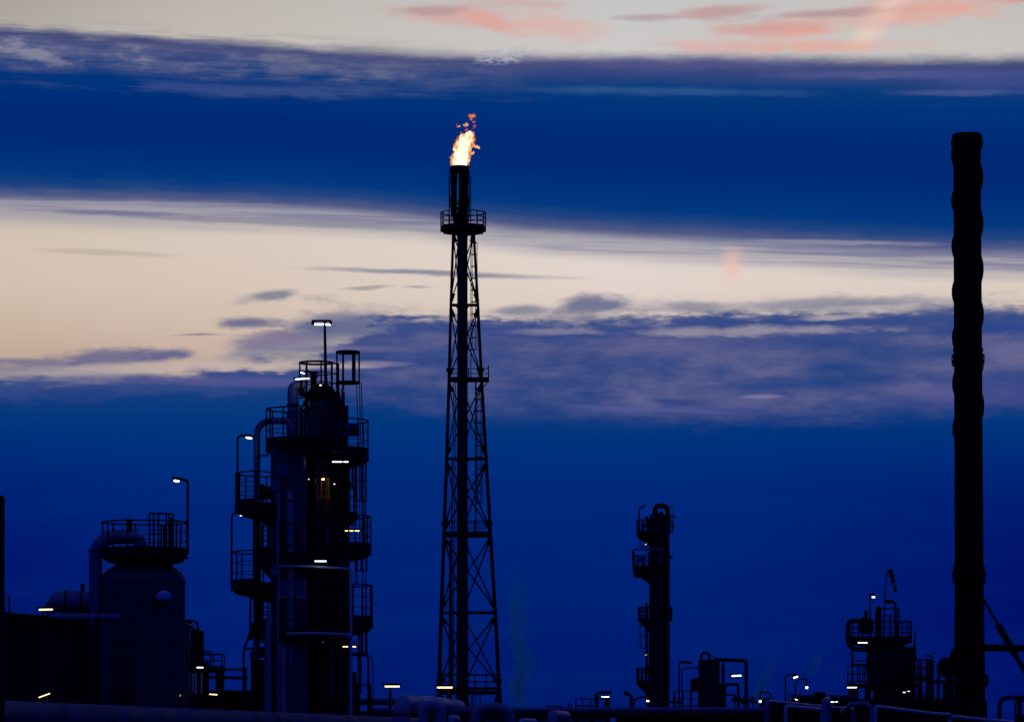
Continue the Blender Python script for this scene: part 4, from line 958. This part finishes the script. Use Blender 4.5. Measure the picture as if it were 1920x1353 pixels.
# ================================================================ slender column, right of centre
t = T('slender_column', 'slender dark distillation column with railed landings, right of the flare tower', 'column', 1235, 360)
t.part('shell', MB().tube([t.p(x, y) for x, y in ((1236.5, 975), (1236.5, 1110), (1236, 1240), (1235, 1300))] + [t.g(1235)], 1, 32, rs=[q*t.s for q in (19, 19.5, 20, 20.2, 20.5)]), SHELL)
t.part('upper_band', MB().cyl(t.p(1236, 1034), t.p(1236, 1062), 20.8*t.s, n=32), SHELL)
t.shell('top_head', 1236, 0, 19, [(1.02, 980), (1.02, 975), (.9, 969), (.6, 964), (.1, 962)], STEEL, 28)
m = MB().tube(fil([t.p(1228, 968), t.p(1228, 948), t.p(1252, 948), t.p(1252, 1000)], .7, 8), 4.6*t.s, 12); t.part('overhead_pipe', m, BLACK)
m = MB()
for x, y, r_ in ((1222, 968, 5), (1216, 978, 6), (1213, 970, 3), (1232, 960, 3), (1240, 962, 4), (1211, 985, 4)): m.ball(t.p(x, y, -.4), r_*t.s, 10, 8)
t.part('valve_cluster', m, STEEL)
t.part('valve_cluster', MB().ball(t.p(1223, 969.5, -1.0), 4*t.s, 10, 8, (1.3, 1, .7)), PIPE)
m = MB().cyl(t.p(1244, 947), t.p(1262, 951), .05, n=6).beam(t.p(1262, 951), t.p(1262, 998), .07).beam(t.p(1255, 968), t.p(1267, 968), .16)
for y in (978, 986, 997): m.cyl(t.p(1255, y), t.p(1263, y), .05, n=5)
for x in (1257, 1260): m.cyl(t.p(x, 972), t.p(x, 998), .04, n=5)
m.ball(t.p(1262, 987), 2.6*t.s, 8, 6); t.part('side_cage', m, RAIL)
t.plat(1236, 0, 19, 43, 998, 120, 240, 975, th=.3, posts=.6, br=3, bdrop=1.0)
t.plat(1236, 0, 19, 50, 1064, 110, 250, 1042, th=.3, posts=.8, br=3, bdrop=1.2)
m = MB().tube(fil([t.p(1187, 1052, -1.1), t.p(1187, 1029, -1.1), t.p(1246, 1029, -1.1), t.p(1247, 1040, -1.1)], .25), 2*t.s, 8); t.part('rim_pipe', m, PIPE)
m = MB().tube(fil([t.p(1189, 1052, -1), t.p(1189, 1080, -1), t.p(1218, 1080, -.3)], .35), 2.6*t.s, 10); m.box(t.p(1184, 0).x, t.p(1190, 0).x, -1.4, -.7, t.z(1049), t.z(1034)); t.part('loop_pipe', m, DPIPE)
m = MB().box(t.p(1193, 0).x, t.p(1209, 0).x, -1.5, -1.2, t.z(1054), t.z(1047)).cyl(t.p(1218, 1050, -1.0), t.p(1218, 1050, -1.25), .22, n=14).cyl(t.p(1238, 1050, -1.0), t.p(1238, 1050, -1.25), .22, n=14); t.part('instrument_box', m, PIPE)
t.part('stay', MB().beam(t.p(1198, 1069, -.3), t.p(1216, 1094, -.3), .09), STEEL)
t.part('stub', MB().cyl(t.p(1252, 1044), t.p(1263, 1044), .08, n=8), STEEL)
t.plat(1236, 0, 20, 40, 1160, 130, 235, 1138, th=.3, posts=.6, br=2, bdrop=.9)
t.flat(1255, 1260, -.6, .6, 1161, 1138, th=.12, posts=.6, sides='fbr')
t.plat(1235, 0, 20, 42, 1276, 125, 235, 1252, th=.3, posts=.6, br=3, bdrop=1.1)
t.ladder(1213, .2, 1036, 1002, 9, True, 180, cr=.42, hoop=.85)
t.ladder(1214, .2, 1256, 1164, 9, True, 180, cr=.48, hoop=1.1)
t.part('riser_pipe', MB().cyl(t.g(1212, -.4), t.p(1212, 1128, -.4), .09, n=8), DPIPE)
t.part('riser_pipe', MB().cyl(t.g(1248, -1.1), t.p(1248, 1000, -1.1), .13, n=8), BLACK)
m = MB().cyl(t.p(1220, 1257, -.7), t.p(1213, 1255, -1.0), 8.5*t.s, n=18); t.part('manhole', m, BLACK)
swan('unlit lamp on the topmost landing of the slender column', [(1198, 998), (1198, 953), (1200, 952)], 360, (1199, 953, 1210, 947), None, LW, lit=False, r=.07, hd=.16, group='unlit lamps on bent poles')
fixture('faint amber light below the topmost landing of the slender column', 1211, 1020, 3, 358, LD, 0, 30, group=g4, th=1.6, arm=(4, .8, 1))
fixture('slanting warm light on the ladder of the slender column', 1211, 1227, 5, 358, LE, 0, 25, group=g4, th=1.8, arm=(5, .8, 1))
t = T('gooseneck_vent', 'stubby dark gooseneck vent standing on the pipe bridge', 'vent', 1184, 205)
t.part('vent_pipe', MB().tube(fil([t.g(1184), t.p(1184, 1303), t.p(1170, 1297)], .35), 3.6*t.s, 12), DPIPE)
t.part('vent_mouth', MB().cyl(t.p(1170, 1297), t.p(1176, 1300), 4*t.s, n=12), STEEL)
swan('thin bent lamp post against the foot of the slender column', [(1189.5, 1353), (1189.5, 1306.5), (1213, 1306.5)], 205, (1209, 1308, 1219, 1308.5), (1212, 1313, 1217, 1313.5), LW, base=1, r=.05, hd=.1, group='swan-neck lamps low on the right')

# ================================================================ squat vessel right of the slender column
t = T('squat_vessel', 'squat upright vessel with a round hoop on its lid beside the slender column', 'tank', 1330, 330)
t.shell('shell', 1329.5, 0, 20, [(1, None), (1, 1260), (1, 1239), (.96, 1236), (.02, 1234)], SHELL, 32)
t.shell('lower_casing', 1336, .3, 26, [(1, None), (1, 1290), (1, 1286), (.3, 1283)], SHELL, 32)
m = MB(); c = t.p(1322.5, 1231, 0); m.tube([c+Vector((math.cos(2*math.pi*i/24), 0, math.sin(2*math.pi*i/24)))*8*t.s for i in range(24)], 2.3*t.s, 10, closed=True); t.part('hoop', m, STEEL)
m = MB().cyl(t.p(1298, 1283, -.2), t.p(1313, 1283, 0), 13*t.s, n=24).cyl(t.p(1296.5, 1283, -.2), t.p(1299, 1283, -.2), 10*t.s, n=24); t.part('side_manhole', m, STEEL)
t.part('outlet_pipe', MB().tube(fil([t.p(1340, 1236), t.p(1399, 1237.5), Vector((t.p(1399, 0).x, 0, 0))], .2), 3.4*t.s, 12), DPIPE)
t.part('outlet_pipe', MB().tube(fil([t.p(1345, 1284, -1), t.p(1384, 1281.5, -1), Vector((t.p(1384, 0).x, -1, 0))], .2), 2.6*t.s, 10), DPIPE)
t.part('outlet_pipe', MB().cyl(t.p(1350, 1301, 0), t.p(1378, 1302, 0), 1.7*t.s, n=8), DPIPE)
t.part('riser_pipe', MB().cyl(t.g(1356, -.6), t.p(1356, 1245, -.6), 3.4*t.s, n=12).cyl(t.p(1356, 1246, -.6), t.p(1356, 1236, -.6), 1.6*t.s, n=8), DPIPE)
t.part('hose', MB().tube([t.p(1330, 1226), t.p(1336, 1229), t.p(1343, 1236)], .05, 6), RAIL)
t.part('feed_pipe', MB().tube(fil([Vector((t.p(1278.5, 0).x, 0, 0)), t.p(1278.5, 1253), t.p(1310, 1250.5)], .2), 1.1*t.s, 8).cyl(t.p(1302, 1251), t.p(1310, 1250.5), 2*t.s, n=8), STEEL)
t.flat(1263, 1312, -1.2, 1.2, 1326, 1295, th=.25, posts=.75, sides='fb')
t.part('cross_pipe', MB().cyl(t.p(1256, 1315, -.8), t.p(1279, 1315, -.8), 2.5*t.s, n=10), DPIPE)
m = MB(); rnd2 = random.Random(4)
for i in range(26): m.ball(t.p(1374+rnd2.random()*46, 1307+rnd2.random()*10, rnd2.uniform(-.5, .5)), rnd2.uniform(1.5, 3.6)*t.s, 7, 5)
m.cyl(t.p(1372, 1312), t.p(1428, 1313), 2.6*t.s, n=10)
for px in (1378, 1386, 1396, 1404, 1411): m.cyl(t.p(px, 1330), t.p(px, 1302+(px % 5)), .05, n=5).cyl(t.p(px-2.5, 1304), t.p(px+2.5, 1304), .05, n=5)
t.part('valve_manifold', m, STEEL)
swan('unlit bent lamp post between the slender column and the squat vessel', [(1273.5, 1353), (1273.5, 1242), (1281, 1240)], 320, (1277, 1240, 1297, 1242), None, LW, lit=False, base=1, r=.07, hd=.2, group='unlit lamps on bent poles')
fixture('bright strip light with a dark shade right of the squat vessel', 1381, 1266, 18, 322, LW, 0, 2, group=g4, th=4, arm=(17, .2, 2))

# ================================================================ bulb lamps and lamp posts further right
def bulb(label, pts, bx, by, D, mat=LW, sh=10):
    q = T('bulb_lamp', label, 'lamp', pts[0][0], D, 'hanging bulb lamps on bent poles')
    P = [q.p(*a) for a in pts]; P[0].z = 0
    q.part('pole', MB().tube(fil(P, .3), .045, 8), STEEL)
    c = q.p(bx, by); s_ = q.s
    q.part('shade', MB().lathe(c, [(3.2*s_, 2.0*s_), (2.0*s_, 5*s_), (1.9*s_, sh*s_), (1.2*s_, (sh+4)*s_), (.4*s_, (sh+5)*s_)], 14), BLACK)
    q.part('bulb', MB().ball(c, 2.4*s_, 14, 10), mat); return q
bulb('round white bulb hanging from a hook pole, the higher of the two', [(1491.5, 1353), (1491.5, 1272.5), (1512.5, 1272), (1512.5, 1280)], 1512.7, 1288, 205)
bulb('round white bulb hanging in front of the steam, the lower of the two', [(1448, 1353), (1446, 1297), (1425, 1297), (1425, 1304)], 1425.5, 1314, 205)
swan('lamp post with an upward-tilted lit head right of the steam', [(1472.5, 1353), (1472.5, 1264.5), (1490, 1263.5)], 205, (1486, 1266.5, 1497, 1263), (1488, 1270, 1496, 1267.3), LW, base=1, r=.04, hd=.1, group='swan-neck lamps low on the right')
fixture('tiny tilted light above the rusty pipes right of the steam', 1493, 1310.5, 5, 203, LW, 0, -14, group=g4, th=1.8, post=0)
fixture('pair of lights low over the pale pipes', 1562, 1315, 17, 150, LW, 0, 3, group=g4, th=2.2, post=0, gap=True)
# low dark process block behind the near pipes
t = T('valve_skid', 'low dark row of tanks and valves behind the pale pipes at right', 'process unit', 1540, 215)
for y, r_, x0, x1, d in ((1308, 6, 1484, 1610, 0), (1322, 8, 1430, 1850, 1), (1336, 8, 1400, 1850, 1), (1350, 7, 1400, 1850, .5)): t.part('header_pipe', MB().cyl(t.p(x0, y, d), t.p(x1, y, d), r_*t.s, n=14), DPIPE if y < 1320 else BLACK)
for px, y, r_ in ((1480, 1301, 1), (1485, 1296, .8), (1500, 1296, 1), (1510, 1301, 2.4), (1530, 1298, 5), (1544, 1299, 4), (1586, 1303, 5)): t.part('valve_stem', MB().cyl(t.g(px), t.p(px, y), r_*t.s, n=10), STEEL)
m = MB().box(t.p(1526, 0).x, t.p(1545, 0).x, -1, 1, t.z(1305), t.z(1297)); t.part('valve_box', m, STEEL)
for px in (1445, 1530, 1615, 1700, 1790): t.part('trestle', MB().beam(t.g(px, .8), t.p(px, 1345, .8), .3), STEEL)
t.shell('end_drum', 1440, -.5, 17, [(1, None), (1, 1318), (.8, 1311), (.4, 1308), (.02, 1307)], STEEL, 24)

# ================================================================ right-hand process unit
DR = 250
t = T('bell_vessel', 'wide-shouldered vessel crowned by a railed platform, left of the chimney', 'tank', 1664, DR)
t.shell('shell', 1664, 0, 45, [(.60, None), (.60, 1286), (.86, 1280), (.90, 1240), (.86, 1222), (.72, 1210), (.56, 1204), (.50, 1196)], SHELL, 40)
t.shell('side_vessel', 1706, 1.6, 11, [(1, None), (1, 1216), (.8, 1212), (.05, 1211)], SHELL, 24)
t.part('shoulder_box', MB().box(t.p(1688, 0).x, t.p(1706, 0).x, -.8, .8, t.z(1262), t.z(1213)), SHELL)
t.plat(1650, 0, 20, 60, 1197, 0, 360, 1165, th=.26, posts=.95, br=6, bdrop=.3)
m = MB().tube(fil([t.p(1640, 1217, -.5), t.p(1589.5, 1217, -.5), t.p(1589.5, 1163, -.5), t.p(1612, 1163, -.5)], .75, 8), 4.4*t.s, 16); t.part('loop_pipe', m, DPIPE)
m = MB().lathe(t.p(1624, 1170, -.6), [(5*t.s, -18*t.s), (13*t.s, -14*t.s), (14*t.s, 6*t.s), (9*t.s, 12*t.s), (3*t.s, 13*t.s)], 18).cyl(t.p(1624, 1158, -.6), t.p(1624, 1143, -.6), 3.2*t.s, n=10).cyl(t.p(1614, 1160, -.6), t.p(1632, 1166, -.6), 6*t.s, n=12); t.part('control_valve', m, STEEL)
m = MB().tube(fil([t.p(1647, 1198), t.p(1647, 1141), t.p(1644, 1139)], .1), 6*t.s, 14); t.part('vent_nozzle', m, STEEL)
m = MB().beam(t.p(1644, 1140), t.p(1686, 1140), .1).beam(t.p(1684.5, 1140), t.p(1684.5, 1197), .1).beam(t.p(1657, 1153), t.p(1692, 1155), .06).beam(t.p(1669, 1150), t.p(1669, 1197), .12); t.part('top_frame', m, RAIL)
m = MB().tube(fil([t.p(1679, 1198, -.4), t.p(1679, 1127, -.4), t.p(1662, 1126, -.4)], .3), 2.5*t.s, 10).cyl(t.p(1660, 1127, -.4), t.p(1672, 1127, -.4), 3.4*t.s, n=10); t.part('gooseneck', m, STEEL)
t.flat(1592, 1722, -1.4, 1.6, 1281, 1247, th=.28, posts=1.0, sides='fb')
t.part('left_post', MB().beam(t.g(1598), t.p(1598, 1199), .13), STEEL)
m = MB()
for y in (1238, 1245, 1262): m.cyl(t.p(1599, y, -.4), t.p(1628, y, -.4), .04, n=5)
for px in (1608, 1612.5, 1618, 1621.5): m.cyl(t.p(px, 1244, -.6), t.p(px, 1278, -.6), .04, n=5)
t.part('left_railing', m, RAIL)
t.flat(1702, 1747, -1.2, 1.0, 1268, 1236, th=.3, posts=.8, sides='fbr')
m = MB()
for px in (1716, 1722, 1727.5, 1738): m.beam(t.g(px, -.7), t.p(px, 1236, -.7), .09 if px != 1738 else .18)
m.cyl(t.p(1714, 1254, -1.2), t.p(1752, 1254, -1.2), .04, n=5); t.part('stair_post', m, STEEL)
t.part('lightning_rod', MB().tube([t.p(1715, 1240, -.7), t.p(1715, 1200, -.7), t.p(1716.5, 1186, -.7)], .05, 6, rs=[.14, .06, .02]).ball(t.p(1716.5, 1187, -.7), .1, 8, 6).cyl(t.p(1712, 1240, -.7), t.p(1712, 1219, -.7), .04, n=5), RAIL)
for px, w in ((1597, .25), (1626, .3), (1640, .2), (1688, .5), (1702, .3), (1724, .2)): t.part('leg', MB().beam(t.g(px, .8), t.p(px, 1281, .8), w), STEEL)
m = MB().cyl(t.p(1627, 1318, -.6), t.p(1627, 1290, -.6), .2, n=10).cyl(t.p(1622, 1290, -.6), t.p(1640, 1290, -.6), .12, n=8); t.part('inlet_pipe', m, STEEL)
t.flat(1718, 1750, -.6, .8, 1309, 1298, th=.1, posts=.6, sides='fb', name='landing')
t.part('base_block', MB().box(t.p(1600, 0).x, t.p(1850, 0).x, 2, 4, 0, t.z(1309)), BLACK)
t.part('electrical_box', MB().box(t.p(1588, 0).x, t.p(1606, 0).x, -1.6, -.9, t.z(1318), t.z(1281)), STEEL)
swan('small lamp on a thin pole beside the control valve of the wide-shouldered vessel', [(1631.5, 1197), (1631.5, 1113), (1634, 1112.5)], DR, (1632, 1113, 1640, 1113.5), (1635, 1118.5, 1640.5, 1119), LW, r=.05, hd=.12, group='swan-neck lamps low on the right')
swan('unlit thin bent lamp post right of the wide-shouldered vessel', [(1751.5, 1353), (1749, 1228), (1736, 1228)], DR-2, (1735, 1229, 1744, 1228), None, LW, lit=False, base=1, r=.05, hd=.08, group='unlit lamps on bent poles')
g5 = 'strip lights on the wide-shouldered vessel'
fixture('strip light under the round top platform of the wide-shouldered vessel', 1617.5, 1204, 18, DR-2.4, LW, 0, 0, group=g5, th=2.0, arm=(0, .6, 4))
fixture('lowest left strip light on the wide-shouldered vessel', 1597.5, 1288, 18, DR-2.4, LW, 0, 0, group=g5, th=2.4, arm=(0, .4, 4))
fixture('short strip light right under the wide-shouldered vessel', 1702, 1295, 9, DR-2, LD, 0, 0, group=g5, th=1.8, arm=(0, .8, 6))
fixture('small lantern beside the short strip light under the wide-shouldered vessel', 1695.5, 1297, 5, DR-2.2, LD, 0, 0, group=g5, th=3.0, arm=(0, .8, 6))
# windsock
t = T('windsock', 'red and white banded windsock hanging limp from a thin mast', 'windsock', 1657, DR, py=1197)
t.part('mast', MB().tube([t.p(1656.5, 1197), t.p(1659.5, 1110), t.p(1663, 1069)], .04, 8, rs=[.055, .045, .035]), STEEL)
SP = [(1666.5, 1068, 4.6), (1669.5, 1071, 5.2), (1672, 1077, 4.6), (1673, 1083, 4.2), (1675.5, 1092, 4.0), (1677.5, 1100, 3.7), (1679.5, 1109, 3.4)]
for (a, b, mt) in ((0, 2, BLACK), (2, 3, RED), (3, 4, RED), (4, 5, WHITE), (5, 6, RED)):
    pts = [t.p(*SP[k][:2]) for k in range(a, b+1)]
    t.part('windsock_band', MB().tube(pts, 1, 12, rs=[SP[k][2]*t.s*.9 for k in range(a, b+1)]), mt)

# ================================================================ pale pipes with drop legs, bottom right
g6 = 'pale pipes with drop legs along the bottom right'
def drop(label, pts, r, D, mat, rad=.25):
    return bend(label, pts, r, D, mat, rad, name='drop_leg_pipe', group=g6)
drop('pale pipe with two thin drop legs, leftmost of the pale pipes', [(1473, 1500, 0), (1473, 1323, 0), (1541, 1329, 6), (1546, 1500, 6)], 3.6, 118, SHEEN)
drop('grey-blue pipe starting above the leftmost pale pipe', [(1435, 1500, 0), (1437, 1314, 0), (1546, 1325, 8), (1600, 1329, 12), (1602, 1500, 12)], 4.2, 122, PIPE)
drop('thick blue upright leg right of the leftmost pale pipe', [(1546, 1500, 0), (1546, 1312, 0), (1553, 1309, 2), (1556, 1500, 3)], 5.0, 112, BPIPE, .1)
drop('blue elbow pipe above the middle of the pale pipes', [(1580, 1334, 3), (1598, 1318, 0), (1634, 1319, 0), (1639, 1500, 0)], 4.6, 112, BPIPE)
drop('brightest long pale pipe sloping below the wide-shouldered vessel', [(1640, 1500, 0), (1641, 1323.5, 0), (1746, 1336.5, 11), (1782, 1339, 14), (1783, 1500, 14)], 3.6, 114, SHEEN)
drop('pale pipe at the foot of the chimney', [(1780, 1500, 0), (1781, 1342, 0), (1850, 1349, 7), (1900, 1353, 12), (1910, 1500, 12)], 3.6, 128, SHEEN)
q = bend('dark pipe frame at the lower right edge', [(1874, 1500, 0), (1874, 1307, 0), (1990, 1307, 0), (1990, 1500, 0)], 4.2, 200, DPIPE, .5)
t = T('edge_valve_unit', 'dark valve assembly under the pipe frame at the lower right edge', 'process unit', 1910, 202)
t.part('body', MB().cyl(t.g(1912), t.p(1912, 1338), 9*t.s, n=18).cyl(t.p(1912, 1338), t.p(1912, 1320), 4*t.s, n=12), STEEL)
t.part('yoke', MB().tube(fil([t.p(1904, 1345), t.p(1904, 1314), t.p(1925, 1314), t.p(1925, 1345)], .15), .06, 8).ball(t.p(1910, 1316), .15, 8, 6), STEEL)

# ================================================================ steam plumes
def plume(label, px, py0, py1, D, w0, w1_, dens, lean=0.0, seed=0.0, wob=.25):
    t = T('steam_plume', label, 'steam', px, D, 'thin steam plumes', py=py0)
    h = (py0-py1)*t.s; a, b = w0*t.s, w1_*t.s; m = MB(); rg = []
    for k in range(13):
        f = k/12; r_ = (a+(b-a)*f)*1.0; o = Vector((lean*t.s*f, 0, h*f))
        rg.append([o+Vector((r_*math.cos(2*math.pi*i/20), r_*math.sin(2*math.pi*i/20), 0)) for i in range(20)])
    m.loops(rg)
    M_ = bpy.data.materials.new('steam'); M_.use_nodes = True; n_ = M_.node_tree; n_.nodes.clear()
    tc_ = n_.nodes.new('ShaderNodeTexCoord'); s_ = n_.nodes.new('ShaderNodeSeparateXYZ'); n_.links.new(tc_.outputs['Object'], s_.inputs[0])
    x, y, z = (X(n_, s_.outputs[i]) for i in range(3))
    f = z/h
    zc_ = comb(n_, 0.0, seed, z*.42)
    wv = (noise(n_, zc_, 2, .5) - .5)*(a+b)*wob*4
    r_ = f*(b-a)+a
    ddx = (x - f*(lean*t.s) - wv*1.1*f.clamp().pw(.5)) / (r_*.45); ddy = y/(r_*.8)
    rr = (ddx*ddx + ddy*ddy)._m('SQRT')
    nn = noise(n_, comb(n_, x*.9, y*.9+seed, z*.75), 4, .6)
    d = (rr + (nn-.5)*1.4).smooth(.15, 1.1, 1.0, 0.0) * f.smooth(0, .06) * f.smooth(.25, 1.0, 1.0, 0.0) * nn.smooth(.35, .65, .25, 1.0) * rr.smooth(.9, 1.45, 1.0, 0.0)
    pv = n_.nodes.new('ShaderNodeVolumePrincipled'); pv.inputs['Color'].default_value = (.05, .62, 1, 1); pv.inputs['Anisotropy'].default_value = .88
    dd = d*dens; n_.links.new(dd.s, pv.inputs['Density'])
    oo = n_.nodes.new('ShaderNodeOutputMaterial'); n_.links.new(pv.outputs[0], oo.inputs['Volume'])
    M_.cycles.volume_sampling = 'DISTANCE' if hasattr(M_.cycles, 'volume_sampling') else 'DISTANCE'
    t.part('vapour', m, M_, label=None); return t
plume('tall thin steam plume rising right of the flare tower', 975, 1330, 1030, 300, 44, 62, 1.0, -4, 3.0)
plume('small slanting steam puff beside the lower hanging bulb', 1418, 1316, 1232, 300, 22, 44, 1.6, 34, 7.0, .15)
plume('faint detached steam wisp above the hook-pole bulb', 1520, 1262, 1216, 300, 26, 34, 1.0, 14, 12.0, .1)
